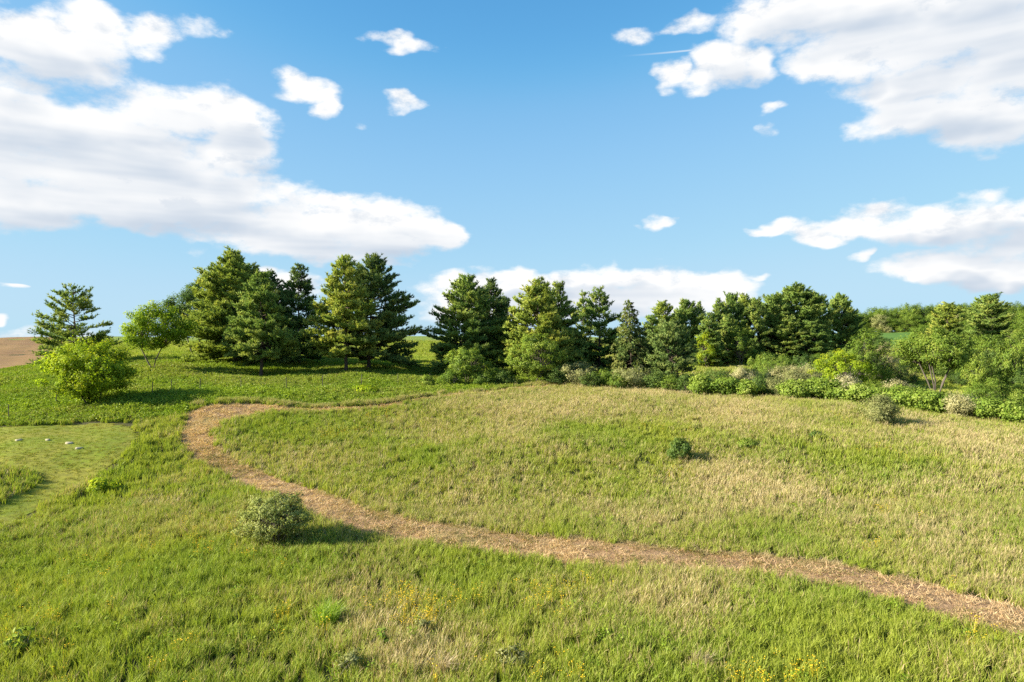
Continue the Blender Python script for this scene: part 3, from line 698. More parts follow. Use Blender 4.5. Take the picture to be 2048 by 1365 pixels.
# ------------------------------------------------------------------ shrubs
def sh(kind, h, w, seed):
    a = dict(leaf=.12, crad=.34, clusters=48, per=110, stems=4, trunk=.04, spread=.4, low=.16)
    a.update({'sumac': dict(mat=M_SUMAC, leaf=.19, crad=.42, per=100, flat=.6, trunk=.12, shape=1.08), 'olive': dict(mat=M_OLIVE, leaf=.10, per=150), 'pale': dict(mat=M_PALE, leaf=.10, per=140),
              'leaf': dict(mat=M_LEAF), 'dark': dict(mat=M_LEAFD), 'bright': dict(mat=M_BRIGHT)}[kind])
    k = max(h, w) / 1.6; a['crad'] *= max(.7, min(1.5, k)); a['clusters'] = int(a['clusters'] * max(.7, min(2.0, k)))
    return leafy(seed, h, w, **a)
SH = {'sumac': ('sumac_shrub', 'broad-leaved sumac shrub in the hedgerow along the meadow edge', 'sumacs in the hedgerow'),
      'olive': ('olive_shrub', 'grey-green shrub in the hedgerow along the meadow edge', 'grey-green hedgerow shrubs'),
      'pale': ('pale_shrub', 'whitish flowering shrub in the hedgerow thicket', 'whitish hedgerow shrubs'),
      'leaf': ('leafy_shrub', 'mid-green leafy shrub in the hedgerow thicket', 'mid-green hedgerow shrubs'),
      'dark': ('dark_shrub', 'dark green shrub in the shade of the hedgerow', 'dark green hedgerow shrubs')}
SHRUBS = [(905,752,74,26,'leaf'),(985,742,77,32,'leaf'),(1012,756,75,24,'dark'),(965,758,74,22,'leaf'),(1112,748,75,28,'dark'),(1155,737,75,42,'olive'),(1205,752,74,24,'leaf'),(1182,758,73.5,22,'dark'),(1260,746,74,46,'olive'),(1235,760,73,20,'leaf'),(1308,757,73,26,'dark'),(1340,765,72,24,'leaf'),(1376,760,71,22,'dark'),
 (1402,762,69.5,20,'sumac'),(1432,751,72,42,'dark'),(1482,748,74,34,'pale'),(1452,766,69,30,'sumac'),(1522,764,69,38,'dark'),(1495,770,68,24,'sumac'),(1500,742,84,32,'olive'),(1550,712,94,40,'leaf'),(1560,738,84,26,'pale'),(1602,732,86,30,'pale'),(1590,752,72,32,'olive'),(1622,742,80,28,'olive'),(1558,765,68,26,'olive'),(1632,768,67,42,'sumac'),(1585,774,66.5,28,'sumac'),(1690,764,67,38,'pale'),(1702,778,65,36,'sumac'),(1662,776,66,30,'sumac'),(1745,781,64,36,'sumac'),
 (1790,772,66,30,'pale'),(1800,785,62.5,32,'sumac'),(1842,788,61.5,36,'sumac'),(1876,792,60.5,26,'sumac'),(1770,690,102,18,'pale'),(1790,715,104,24,'pale'),(1815,725,100,30,'dark'),(1760,735,98,24,'leaf'),(1760,778,68,28,'leaf'),(1830,778,68,30,'dark'),
 (1972,804,58.5,38,'sumac'),(2014,815,57.5,36,'sumac'),(2052,826,56.5,34,'sumac'),(1965,778,67,34,'leaf'),(1990,762,72,22,'leaf'),(2036,712,108,38,'olive'),(2000,744,122,22,'olive'),(2045,738,110,30,'leaf'),(1960,745,118,20,'olive'),(2048,790,66,26,'leaf'),(1940,800,60,24,'leaf'),(1925,750,104,26,'dark')]
for i, (px, yt, D, hw, kind) in enumerate(SHRUBS):
    nm, lab, grp = SH[kind]
    where = 'in the brush at the foot of the pine row' if px < 1385 else 'in the front of the hedgerow along the meadow edge' if D < 76 else 'in the thicket behind the hedgerow'
    lab = lab.split(' in the ')[0] + ' ' + where; grp = {'sumac': 'sumac', 'olive': 'grey-green', 'pale': 'whitish', 'leaf': 'mid-green', 'dark': 'dark green'}[kind] + ' shrubs ' + where
    place(nm, px, D, sh(kind, max(.8, tall(px, yt - (17 if D < 76 else 11), D)), wid(hw, D) * 1.12, 1300 + i * 5), lab, 'shrub', grp, crown='foliage', trunk='stems', sink=.05)
VALLEY = [(1530,700,104,30,0),(1572,708,100,26,2),(1612,704,106,30,1),(1645,712,98,28,0),(1668,700,108,28,2),(1705,690,106,30,0),(1748,700,102,26,1),(1640,738,84,26,3),(1580,730,88,24,3),(1536,738,86,24,1),(1838,690,116,28,2),(1930,690,106,30,0),(1958,705,100,28,2),(1985,698,104,30,1),(2015,690,102,34,0),(2048,685,104,34,2),(2052,735,92,26,1),(2040,765,80,26,2),(1890,708,110,30,1)]
for i, (px, yt, D, hw, k) in enumerate(VALLEY):
    w = wid(hw, D) / 4.2
    place('valley_tree', px, D, small[k], ('mid-green', 'dark green', 'fresh green', 'greyish')[k] + ' bushy young tree crowding the valley behind the hedgerow', 'tree', ('mid-green', 'dark green', 'fresh green', 'greyish')[k] + ' young trees in the valley', rz=i * 2.1, sc=(w, w, tall(px, yt, D) / 5))
ONE = [(1922,779,59,36,'pale','big whitish shrub swelling out of the hedgerow beside the sumacs','pale_shrub'),
       (1760,784,53.6,36,'olive','lone pale shrub standing in the meadow just before the hedgerow','olive_shrub'),
       (856,746,72,14,'leaf','small sapling by the fence before the layered pine','sapling'),
       (1361,871,44.5,27,'dark','small round dark green bush alone in the meadow','dark_shrub'),
       (1632,862,47.3,13,'dark','tiny dark shrub in the meadow between the lone bushes','dark_shrub'),
       (1496,878,46.3,22,'leaf','low spreading green shrub in the dry meadow grass','leafy_shrub'),
       (208,952,38.5,34,'bright','low bright green mound of leaves beside the lawn edge','leafy_mound'),
       (725,770,68,28,'bright','tall weed bush growing on the bank above the path','weed_bush'),
       (735,772,66,24,'bright','rounded weed bush near the fence on the bank','weed_bush')]
for i, (px, yt, D, hw, kind, lab, nm) in enumerate(ONE):
    place(nm, px, D, sh(kind, max(.45, tall(px, yt, D)), wid(hw, D), 1900 + i * 5), lab, 'shrub', crown='foliage', trunk='stems', sink=.03)
# the big grey-green bush in front of the path
h = tall(555, 976, 29.5)
bush = leafy(2222, h, wid(86, 29.5), trunk=.0, stems=8, clusters=260, per=85, leaf=.072, crad=.22, mat=M_BUSH, spread=.30, depth=1.5, low=.05, hollow=.25)
place('olive_bush', 552, 29.6, bush, 'large grey-green round bush in the meadow below the path', 'bush', crown='foliage', trunk='stems')

# ------------------------------------------------------------------ fence
M_POST = bark_material('rusty_post', (.045, .040, .034), (.11, .095, .075))
fence = empty('wire_fence', (0, 0, 0)); tag(fence, 'wire fence of thin dark posts running below the pines', 'fence')
FPX = [(-150,846),(-60,840),(18,836),(112,812),(203,808),(305,804),(344,801),(400,797),(482,790),(573,781),(645,775),(723,770),(796,768),(860,772),(930,775)]
tops = []
pm = Tubes(6); pm.add([(0, 0, -.3), (0, 0, .5), (0, 0, 1.25), (0, 0, 1.27)], [.035, .033, .031, .012]); post = pm.mesh('fence_post', M_POST)
FD = [52.5, 52.5, 53, 58.5, 60, 61, 62, 63, 65, 67.5, 69.5, 71, 72, 73, 74]
for i, ((px, py), D) in enumerate(zip(FPX, FD)):
    x = (px - CX) / F_PX * D; z = gz(x, D); o = link('fence_post', post, fence, (x, D, z)); o.rotation_euler = (rng.normal(0, .04), rng.normal(0, .04), 0); tops.append((x, D, z))
for hgt in (.45, .8, 1.12):
    wv = Tubes(3); pts = []
    for a, b in zip(tops[:-1], tops[1:]):
        for u in np.linspace(0, 1, 5)[:-1]: pts.append((a[0]*(1-u)+b[0]*u, a[1]*(1-u)+b[1]*u, a[2]*(1-u)+b[2]*u + hgt - .05*math.sin(u*math.pi)))
    pts.append((tops[-1][0], tops[-1][1], tops[-1][2] + hgt)); wv.add(pts, np.full(len(pts), .004)); link('wire', wv.mesh('wire', M_POST), fence)

# ------------------------------------------------------------------ pale stones in the lawn
m = Mat('pale_limestone'); n_ = m.noise(6, 5, .6, m.pos()); M_STONE = m.solid(m.mix(n_, (.30, .27, .17), (.44, .39, .27)), .9, n_, .5, .02)
for i, (px, py, w, lab) in enumerate([(38, 882, .19, 'pale flat stone slab lying alone in the lawn, farthest from the meadow grass'), (96, 882, .15, 'small pale flat stone between the lone slab and the close pair'), (139, 888, .22, 'largest pale flat stone in the lawn'), (158, 898, .20, 'pale flat stone just below the largest one in the lawn')]):
    x, D = hit(px, py); r = np.random.default_rng(50 + i); n = 10; a = np.arange(n) / n * 6.283
    rr = w * (1 + r.normal(0, .12, n)); top = np.stack([np.cos(a) * rr, np.sin(a) * rr * 1.1, np.full(n, .055) + r.normal(0, .005, n)], 1); bot = top * [1.06, 1.06, 0] - [0, 0, .08]
    ins = top * [.9, .9, 1] + [0, 0, .018]; c0 = np.array([[0, 0, .078]])
    V = np.vstack([bot, top, ins, c0]); f = []
    for q in range(n):
        p_ = (q + 1) % n; f += [(q, p_, n + p_), (q, n + p_, n + q), (n + q, n + p_, 2*n + p_), (n + q, 2*n + p_, 2*n + q), (2*n + q, 2*n + p_, 3*n)]
    o = link('stone_slab', mesh('stone_slab', V, np.array(f), M_STONE), None, (x, D, gz(x, D) + .03)); o.rotation_euler = (.03 * i, -.04, i); tag(o, lab, 'stone')

# ------------------------------------------------------------------ grasses and ground cover
LIB = {}
def blade_clump(name, seed, n, rad_, h, w, lean, mat, spread=.35, head=False):
    r = np.random.default_rng(seed)
    a = r.uniform(0, 6.28, n); q = np.sqrt(r.random(n)) * rad_
    b = np.stack([np.cos(a) * q, np.sin(a) * q, np.full(n, -.04)], 1)
    hh = h * r.uniform(.5, 1.15, n)
    ld_ = np.stack([r.normal(lean, spread, n), r.normal(0, spread, n)], 1)
    mid = b + np.stack([ld_[:, 0] * hh * .32, ld_[:, 1] * hh * .32, hh * .58], 1)
    tip = b + np.stack([ld_[:, 0] * hh * .95, ld_[:, 1] * hh * .95, hh * (1 - .18 * np.abs(ld_).sum(1).clip(0, 1.5))], 1)
    fa = r.uniform(0, 6.28, n); s = np.stack([np.cos(fa), np.sin(fa), np.zeros(n)], 1) * (w * r.uniform(.7, 1.3, n))[:, None]
    if head:                                   # straight stalk with a seed head
        k1 = b + (tip - b) * .72
        V = np.stack([b - s * .35, b + s * .35, k1 - s * .3, k1 + s * .3, k1 + (tip - b) * .10 - s * 1.3, k1 + (tip - b) * .10 + s * 1.3, tip], 1)
        F = np.array([[0, 1, 3], [0, 3, 2], [2, 3, 5], [2, 5, 4], [4, 5, 6]]); hv = [0, 0, .72, .72, .85, .85, 1]; k = 7
    else:
        V = np.stack([b - s, b + s, mid - s * .8, mid + s * .8, tip], 1); F = np.array([[0, 1, 3], [0, 3, 2], [2, 3, 4]]); hv = [0, 0, .55, .55, 1]; k = 5
    faces = (np.arange(n)[:, None, None] * k + F[None]).reshape(-1, 3)
    return mesh(name, V.reshape(-1, 3), faces, mat, {'h': np.tile(hv, n), 'rnd': np.repeat(r.random(n), k)})
def leaf_clump(name, seed, n, rad_, h, leaf, mat, flat=.5):
    r = np.random.default_rng(seed); a = r.uniform(0, 6.28, n); q = np.sqrt(r.random(n)) * rad_
    P = np.stack([np.cos(a) * q, np.sin(a) * q, h * r.random(n) ** .5 * (1 - .5 * (q / rad_) ** 2)], 1)
    Nn = unit(r.normal(0, .55, (n, 3)) + [0, 0, 1.0])
    d = unit(np.cross(Nn, rand_unit(r, (n,)))); s = np.cross(Nn, d); S = (leaf * r.uniform(.6, 1.3, n))[:, None]
    V = np.stack([P - d * S * .5, P + s * S * .33, P + d * S * .5 - Nn * S * .12, P - s * S * .33], 1).reshape(-1, 3)
    return mesh(name, V, np.arange(4 * n).reshape(-1, 4), mat, {'h': np.repeat(P[:, 2] / h, 4), 'rnd': np.repeat(r.random(n), 4)})
def flower_clump(name, seed, n, rad_, h, size, mat):
    r = np.random.default_rng(seed); a = r.uniform(0, 6.28, n); q = np.sqrt(r.random(n)) * rad_
    P = np.stack([np.cos(a) * q, np.sin(a) * q, h * r.uniform(.75, 1.1, n)], 1); V, F = [], []; k = 0
    for p in P:
        s = size * r.uniform(.6, 1.3); ring = [p + [math.cos(j * 1.2566) * s, math.sin(j * 1.2566) * s, r.normal(0, s * .2)] for j in range(5)]
        V += ring + [p + [0, 0, s * .7]] + [p - [0, 0, s * .3]]; F += [(k + j, k + (j + 1) % 5, k + 5) for j in range(5)] + [(k + (j + 1) % 5, k + j, k + 6) for j in range(5)]; k += 7
        V += [p * [.6, .6, 0] - [.003, 0, 0], p * [.6, .6, 0] + [.003, 0, 0], p]; F += [(k, k + 1, k + 2)]; k += 3
    return mesh(name, np.array(V), np.array(F), mat, {'h': np.ones(k), 'rnd': np.full(k, .5)})

def scatter(name, pts, rot, scl, dry, hue, pick, meshes, label, cat):
    """one 'stuff' object: the points carry the plants as instances"""
    me = bpy.data.meshes.new(name); n = len(pts)
    me.vertices.add(n); me.vertices.foreach_set('co', np.ascontiguousarray(pts, np.float32).ravel())
    for an, av in (('dry', dry), ('hue', hue)):
        a = me.attributes.new(an, 'FLOAT', 'POINT'); a.data.foreach_set('value', np.ascontiguousarray(av, np.float32))
    for an, av in (('rot', rot), ('scl', scl)):
        a = me.attributes.new(an, 'FLOAT_VECTOR', 'POINT'); a.data.foreach_set('vector', np.ascontiguousarray(av, np.float32).ravel())
    a = me.attributes.new('pick', 'INT', 'POINT'); a.data.foreach_set('value', np.ascontiguousarray(pick, np.int32))
    o = link(name, me); tag(o, label, cat, kind='stuff')
    g = bpy.data.node_groups.new(name, 'GeometryNodeTree')
    g.interface.new_socket('Geometry', in_out='INPUT', socket_type='NodeSocketGeometry'); g.interface.new_socket('Geometry', in_out='OUTPUT', socket_type='NodeSocketGeometry')
    gi, go = g.nodes.new('NodeGroupInput'), g.nodes.new('NodeGroupOutput')
    c = bpy.data.collections.new(name + '_kinds')
    for k, mm in enumerate(meshes): c.objects.link(bpy.data.objects.new('%s_kind_%02d' % (name, k), mm))
    ci = g.nodes.new('GeometryNodeCollectionInfo'); ci.inputs[0].default_value = c; ci.inputs['Separate Children'].default_value = True; ci.inputs['Reset Children'].default_value = True
    ip = g.nodes.new('GeometryNodeInstanceOnPoints'); ip.inputs['Pick Instance'].default_value = True
    def na(nm, ty):
        q = g.nodes.new('GeometryNodeInputNamedAttribute'); q.data_type = ty; q.inputs[0].default_value = nm; return q.outputs[0]
    g.links.new(gi.outputs[0], ip.inputs['Points']); g.links.new(ci.outputs[0], ip.inputs['Instance'])
    g.links.new(na('pick', 'INT'), ip.inputs['Instance Index']); g.links.new(na('rot', 'FLOAT_VECTOR'), ip.inputs['Rotation']); g.links.new(na('scl', 'FLOAT_VECTOR'), ip.inputs['Scale'])
    g.links.new(ip.outputs[0], go.inputs[0])
    md = o.modifiers.new('plants', 'NODES'); md.node_group = g
    return o
def frustum_points(D0, D1, per_m2, margin=4.0, k=.82, seed=0):
    r = np.random.default_rng(seed)
    n = int((k * (D1**2 - D0**2) + 2 * margin * (D1 - D0)) * per_m2)
    out = []
    y = r.uniform(D0, D1, n * 2); x = r.uniform(-1, 1, n * 2) * (k * D1 + margin)
    keep = np.abs(x) < k * y + margin
    x, y = x[keep], y[keep]
    return x[:n], y[:n], r
LOOP = np.vstack([np.array(far_edge + far2 + [tuple(q) for q in meadow_side]), [hit(*q) for q in [(1230,778),(1400,786),(1600,800),(1800,825),(2048,852),(2300,885)]]])
COVER = np.vstack([[hit(*q) for q in [(-500,872),(0,857),(97,851),(177,846),(242,846),(300,842),(360,836)]], np.array(near2), np.array(b_far), [WX(1080, 84, 0)[:2], WX(930, 100, 0)[:2], WX(500, 104, 0)[:2], WX(200, 104, 0)[:2], WX(90, 109, 0)[:2], WX(-300, 104, 0)[:2]]])
PATCH = [(q[0], q[1], *hit(q[0], q[1]), q[2], q[3]) for q in [(1793,915,3.0,-.40),(1700,925,3,-.2),(1820,972,5,.30),(1480,985,4,.25),(1430,955,4,.22),(1580,1000,4,.15),(1250,850,7,.12),(1500,845,6,.15),(1200,890,5,-.15),(1380,880,5,-.12),(1050,1020,5,.12),(750,1265,1.5,.40),(860,1290,2,.25),(720,1195,2,.22),(1400,1190,2.0,.25),(1350,1230,2,.2),(1650,1320,3,-.25),(1500,1200,3,-.15),(980,1120,2.5,-.10),(1000,1250,3,.12),(1900,1110,3,.15),(830,1340,1.2,.35),(1420,1330,1.2,.30),(110,985,1.5,.5),(160,978,1.2,.4),(40,935,2,.35),(2000,900,7,.25),(1100,800,6,.22),(1300,800,8,.20),(1900,860,6,.25),(560,858,3,-.35),(1090,1075,2.5,-.3),(1700,880,5,.2),(900,960,4,.10),(620,935,3,.10)]]
def dryness(x, y, r):
    v = .245 + .85 * (fbm(x, y, 6.5, 21) - .5) + .35 * (fbm(x, y, 1.6, 33) - .5)
    lp = inside(LOOP, x, y)
    v += np.where(lp, .02 + .11 * np.clip((y - 50) / 15, 0, 1), 0)
    v -= np.where(~lp, .14 * np.clip((-x - 2) / 8, 0, 1), 0)
    for _, _, cx, cy, rad_, dv in PATCH:
        v += dv * np.exp(-((x - cx) ** 2 + ((y - cy) * .75) ** 2) / rad_ ** 2)
    return np.clip(v + r.normal(0, .07, x.shape), .02, .95)
G_MEADOW = grass_material('meadow_grass', ((.170, .280, .018), (.298, .350, .032), (.40, .415, .085)), ((.40, .315, .145), (.68, .58, .33)))
G_STALK = grass_material('seed_stalks', ((.22, .23, .05), (.30, .27, .07), (.34, .29, .10)), ((.40, .30, .14), (.62, .51, .29)))
G_COVER = grass_material('ground_cover_leaves', ((.125, .240, .014), (.240, .340, .022), (.36, .42, .055)), ((.28, .27, .07), (.38, .36, .13)))
G_LAWN = grass_material('lawn_blades', ((.165, .235, .014), (.245, .270, .022), (.30, .30, .045)), ((.30, .24, .065), (.38, .31, .11)))
G_HAY = grass_material('cut_hay', ((.17, .19, .03), (.24, .23, .05), (.3, .25, .1)), ((.50, .32, .165), (.82, .635, .375)))
G_YEL = Mat('yellow_petals'); G_YEL = G_YEL.leafy(G_YEL.mix(.5, (.75, .52, .02), (.85, .62, .03)), .3, .5, .02)
def xyz(x, y): return np.stack([x, y, ground_z(x, y)], 1)
def rots(r, n, tilt=.08, turn=.7): return np.stack([r.normal(0, tilt, n), r.normal(0, tilt, n), r.normal(0, turn, n)], 1)
def keepers(x, y): return ~inside(PATH_POLY, x + (fbm(x, y, .7, 201) - .5) * .9, y + (fbm(x, y, .7, 202) - .5) * .9) & ~(inside(LAWN, x + (fbm(x, y, 1.3, 203) - .5) * 1.6, y + (fbm(x, y, 1.3, 204) - .5) * 1.6) & ~inside(ISLAND, x, y)) & ~((y > 100) & (x < -60) & (x / y < (128 - CX) / F_PX) & (y > field_near(x / y * F_PX + CX)))
lushness = lambda x, y: fbm(x, y, 2.4, 61)
# tall meadow grass, near then farther
for nm, D0, D1, dn, bl, w, rad_, h, seed, lab in [('meadow_grass', 13, 36, 23, 28, .0110, .14, .46, 1, 'tall green and straw meadow grass in the foreground'),
                                            ('meadow_grass', 36, 82, 10.5, 28, .019, .20, .50, 2, 'tall green and straw meadow grass on the upper slope'),
                                            ('field_grass', 82, 190, 2.2, 40, .05, .5, .5, 3, 'rough grass of the far fields')]:
    x, y, r = frustum_points(D0, D1, dn, seed=seed)
    k = keepers(x, y) & ~inside(COVER, x, y); x, y = x[k], y[k]; n = len(x)
    d = dryness(x, y, r); s = (.36 + .60 * lushness(x, y) + .75 * fbm(x, y, .7, 63)) * r.uniform(.75, 1.25, n)
    if nm == 'field_grass': d = np.clip(d - .08, .02, .9)
    scatter(nm, xyz(x, y), rots(r, n), np.stack([np.full(n, 1.), np.full(n, 1.), s], 1), d, np.clip(fbm(x, y, 4.0, 71) * 1.5 - .25 + r.normal(0, .1, n), 0, 1), r.integers(0, 6, n),
            [blade_clump('%s_%d' % (nm, q), 10 * seed + q, bl, rad_, h, w, .15, G_MEADOW, .26) for q in range(6)], lab, 'grass')
# seed stalks standing above the grass, leaning with the wind
x, y, r = frustum_points(13, 78, 4.2, seed=5)
k = keepers(x, y) & ~inside(COVER, x, y); x, y = x[k], y[k]; d = dryness(x, y, r); k = r.random(len(x)) < np.clip((d - .22) * 1.9, .03, 1); x, y, d = x[k], y[k], d[k]; n = len(x)
scatter('seed_stalks', xyz(x, y), rots(r, n, .10, .5), r.uniform(.75, 1.2, (n, 1)).repeat(3, 1), np.clip(d + .35, 0, 1), r.random(n), r.integers(0, 5, n),
        [blade_clump('seed_stalk_%d' % q, 300 + q, 16, .30, .70, .0075, .34, G_STALK, .20, True) for q in range(5)], 'straw-coloured seed stalks leaning over the meadow grass', 'grass')
# leafy cover on the bank below the pines
x, y, r = frustum_points(44, 108, 9, seed=6); k = inside(COVER, x, y) & keepers(x, y); x, y = x[k], y[k]; n = len(x)
lu = fbm(x, y, 3.5, 81); s = (.5 + 1.2 * lu) * r.uniform(.8, 1.25, n)
scatter('ground_cover', xyz(x, y), rots(r, n, .1, 3), np.stack([np.ones(n), np.ones(n), s], 1), np.clip(.10 + .7 * (fbm(x, y, 5, 83) - .45), 0, .6), np.clip(lu * 1.4 - .2, 0, 1), r.integers(0, 5, n),
        [leaf_clump('ground_cover_%d' % q, 500 + q, 60, .34, .36, .13, G_COVER) for q in range(3)] + [blade_clump('ground_cover_%d' % q, 520 + q, 40, .3, .38, .018, .3, G_COVER, .4) for q in (3, 4)], 'bright leafy ground cover on the bank below the pines', 'ground cover')
# taller rank grass along the bank edge beyond the path
r = np.random.default_rng(15); e = smooth_line([tuple(q) for q in near2[1:]] + [tuple(q) for q in b_far], 400); n = 2600; q = e[r.integers(0, 400, n)] + np.stack([r.normal(0, .15, n), r.uniform(0, .9, n)], 1); x, y = q.T
k = ~inside(PATH_POLY, x, y) & (fbm(x, y, 1.7, 205) > .40); x, y = x[k], y[k]; n = len(x)
scatter('bank_grass', xyz(x, y), rots(r, n, .15, 1.0), np.repeat((.35 + .9 * fbm(x, y, 2.2, 207))[:, None] * r.uniform(.6, 1.25, (n, 1)), 3, 1), np.clip(.5 + .5 * (fbm(x, y, 3, 87) - .5), 0, 1), r.random(n), r.integers(0, 4, n), [blade_clump('bank_grass_%d' % q_, 530 + q_, 40, .22, .62, .014, .15, G_MEADOW, .3) for q_ in range(4)], 'rank brownish grass on the bank along the upper path', 'grass')
# broad leaves mixed into the meadow
x, y, r = frustum_points(13, 60, 1.6, seed=8); k = keepers(x, y) & ~inside(COVER, x, y) & (fbm(x, y, 3.0, 91) > .56); x, y = x[k], y[k]; n = len(x)
scatter('meadow_weeds', xyz(x, y) + [0, 0, .12], rots(r, n, .1, 3), np.repeat(r.uniform(.6, 1.1, (n, 1)), 3, 1), np.full(n, .05), r.random(n), r.integers(0, 3, n), [leaf_clump('meadow_weed_%d' % q, 540 + q, 34, .2, .38, .075, G_COVER) for q in range(3)], 'broad-leaved weeds mixed into the meadow grass', 'weeds')
# lawn
x, y, r = frustum_points(26, 62, 16, seed=9, margin=6); k = inside(LAWN, x, y) & ~inside(ISLAND, x, y); x, y = x[k], y[k]; n = len(x)
scatter('lawn_grass', xyz(x, y) + [0, 0, .03], rots(r, n, .1, 3), np.repeat(r.uniform(.7, 1.2, (n, 1)), 3, 1), np.clip(.16 + .9 * (fbm(x, y, 3.0, 95) - .45), 0, .8), r.random(n), r.integers(0, 3, n), [blade_clump('lawn_grass_%d' % q, 560 + q, 36, .2, .075, .014, .1, G_LAWN, .6) for q in range(3)], 'short mown grass of the lawn', 'grass')
# cut hay lying on the path
r = np.random.default_rng(12); n = 26000; ii = r.integers(0, PN - 1, n); tt = r.random((n, 1)); uu = r.random((n, 1)); uu = np.clip(uu * 1.14 - .07, -.07, 1.07)
q0 = ea[ii] * (1 - tt) + ea[ii + 1] * tt; q1 = eb[ii] * (1 - tt) + eb[ii + 1] * tt; q = q0 * (1 - uu) + q1 * uu; k = r.random(n) < np.clip(np.hypot(*(ea[ii + 1] - ea[ii]).T) / .45, .1, 1); q = q[k]; n = len(q)
x, y = q[:, 0], q[:, 1]; lu = fbm(x, y, 1.3, 97)
P3 = xyz(x, y) + [0, 0, .03]; P3[:, 2] += (fbm(x, y, .9, 4) - .4) * .11
scatter('cut_hay', P3, np.stack([r.normal(0, .25, n), r.normal(0, .25, n), r.uniform(0, 6.28, n)], 1), np.repeat((.35 + 1.3 * np.clip(fbm(x, y, .7, 98) * 1.6 - .3, 0, 1))[:, None] * r.uniform(.7, 1.35, (n, 1)), 3, 1), np.clip(1.1 - 1.0 * np.clip((fbm(x, y, 4.0, 99) - .42) * 5, 0, 1) * r.random(n), 0, 1), r.random(n), r.integers(0, 4, n),
        [blade_clump('cut_hay_%d' % k_, 600 + k_, 34, .22, .085, .0085, .0, G_HAY, 1.7) for k_ in range(4)], 'brown cut hay and stubble lying on the mown path', 'hay')
# pale torn straw along the meadow side of the path
r = np.random.default_rng(13); sel = np.nonzero((eb[:, 1] < 60))[0]; n = 2600; ii = r.choice(sel[:-1], n); tt = r.random((n, 1)); q = eb[ii] * (1 - tt) + eb[np.minimum(ii + 1, PN - 1)] * tt + r.normal(0, .14, (n, 2)); x, y = q.T
k = fbm(x, y, 2.0, 111) > .42; x, y = x[k], y[k]; n = len(x)
scatter('torn_straw', xyz(x, y), rots(r, n, .25, 3), np.repeat(r.uniform(.5, 1.0, (n, 1)), 3, 1), np.full(n, 1.0), r.random(n), r.integers(0, 4, n), [blade_clump('torn_straw_%d' % k_, 640 + k_, 20, .15, .30, .010, .2, G_STALK, .8) for k_ in range(4)], 'pale torn straw along the edge of the mown path', 'straw')
# yellow flowers
FL = [(810,1195,1.0,34),(850,1215,.9,26),(815,1245,.35,9),(855,1235,.3,10),(930,1200,.8,10),(660,862,1.6,22),(700,860,1.3,18),(770,832,1.4,12),(1060,1210,1.2,14),(1100,1180,1.2,12),(1160,1170,.8,8),(1500,1350,.7,16),(1600,1345,.6,12),(1120,1345,.6,10),(500,1060,2.0,18),(420,1100,3,22),(300,1080,3,20),(60,1250,1.5,14),(100,1225,1.0,9),(160,1160,2,8),(1760,1015,1.0,10),(1775,1085,1.0,9),(1340,855,2.0,9),(1465,830,1.6,10),(1650,828,1.6,10),(1790,898,1.6,10),(1340,945,1.2,8),(580,1220,.8,6),(650,1250,.5,5),(1980,1250,.8,8),(1900,1175,1.2,9),(430,1280,2,8),(230,1330,2,8),(900,1330,1.2,6)]
XS, YS = [], []; r = np.random.default_rng(14)
for px, py, rad_, cnt in FL:
    cx, cy = hit(px, py, .4); cnt = max(2, int(cnt * .75)); XS += list(cx + r.normal(0, rad_ * .6, cnt)); YS += list(cy + r.normal(0, rad_ * .7, cnt))
x, y = np.array(XS), np.array(YS); k = keepers(x, y); x, y = x[k], y[k]; n = len(x)
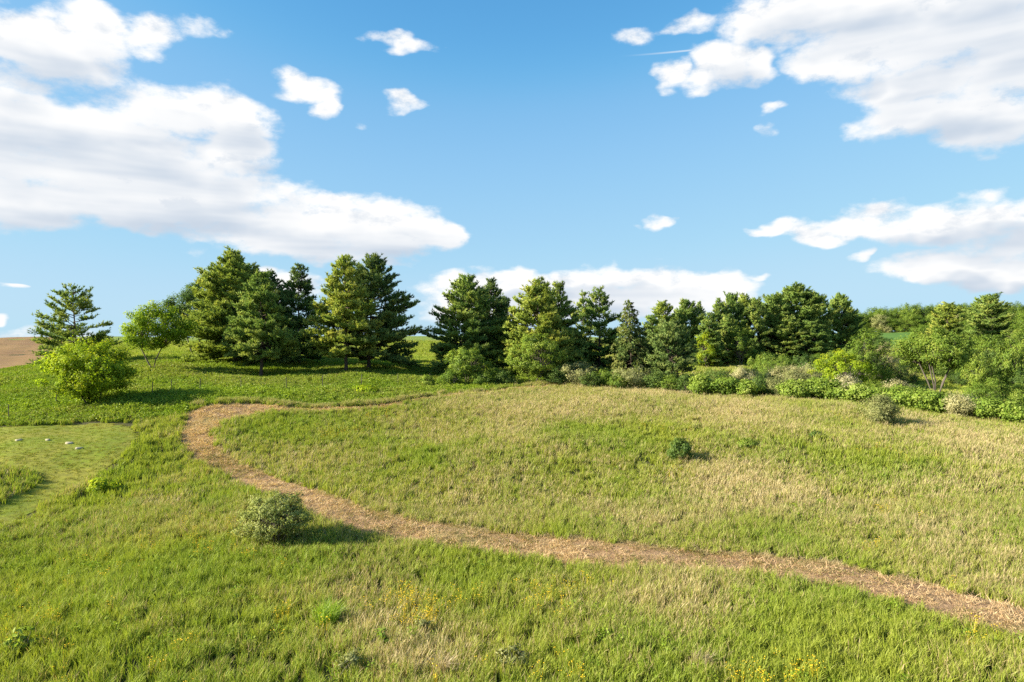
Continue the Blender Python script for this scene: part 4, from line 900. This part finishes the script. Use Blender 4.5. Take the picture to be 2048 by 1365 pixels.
scatter('yellow_wildflowers', xyz(x, y), rots(r, n, .06, 3), np.repeat(r.uniform(.85, 1.15, (n, 1)), 3, 1), np.zeros(n), np.zeros(n), r.integers(0, 3, n), [flower_clump('yellow_flower_%d' % q, 660 + q, 8, .2, .53, .020, G_YEL) for q in range(3)], 'yellow wildflowers in loose patches through the meadow', 'wildflowers')

# ------------------------------------------------------------------ single plants in the foreground
def tussock(px, py, h, rad_, mat_cols, lab, n=420, seed=1, name='grass_tussock'):
    x, D = hit(px, py); m = Mat(name + '_blades'); rn = m.attr('rnd'); mt = m.leafy(m.mix(rn, *mat_cols), .45, .5, .03)
    me = blade_clump(name, seed, n, rad_, h, .008, .18, mt, .42); o = link(name, me, None, (x, D, gz(x, D))); tag(o, lab, 'grass')
tussock(652, 1252, .95, .34, ((.22, .36, .02), (.38, .50, .05)), 'bright green feathery grass tussock below the path', seed=31)
tussock(266, 1016, .45, .45, ((.16, .29, .02), (.28, .40, .04)), 'low bright green grass tussock near the leafy mound', n=380, seed=32)
tussock(885, 1358, .80, .16, ((.36, .27, .14), (.55, .45, .28)), 'straw-coloured dry grass tuft among the yellow flowers', n=130, seed=33)
tussock(1400, 1340, .6, .3, ((.36, .28, .14), (.55, .45, .26)), 'dry straw tuft standing in the lower meadow', n=160, seed=34)
def weed(px, py, h, w, mat, lab, seed, leaf=.07, name='milkweed_plant', per=40, clusters=16):
    x, D = hit(px, py); root = empty(name, (x, D, gz(x, D))); ms = leafy(seed, h, w, trunk=.15, stems=4, clusters=clusters, per=per, leaf=leaf, crad=.12, mat=mat, spread=.6); link('stems', ms[0], root); link('foliage', ms[1], root); tag(root, lab, 'plant')
weed(1028, 1338, .75, .50, M_OLIVE, 'silvery weed with pale leaves at the bottom of the meadow', 41, name='silver_weed', clusters=26)
weed(706, 1348, .65, .40, M_OLIVE, 'silvery weed below the bare straw patch', 42, name='silver_weed', clusters=22)
weed(768, 1303, .85, .16, M_SUMAC, 'upright milkweed with pale green leaves beside the straw patch', 43, leaf=.14, clusters=9, per=12)
weed(843, 1272, .6, .22, M_OLIVE, 'small greyish weed under the yellow flowers', 44, name='silver_weed', clusters=10)
weed(45, 1310, .8, .45, M_SUMAC, 'clump of broad-leaved milkweed in the dark dip at the meadow edge', 45, leaf=.15, clusters=18, per=14)
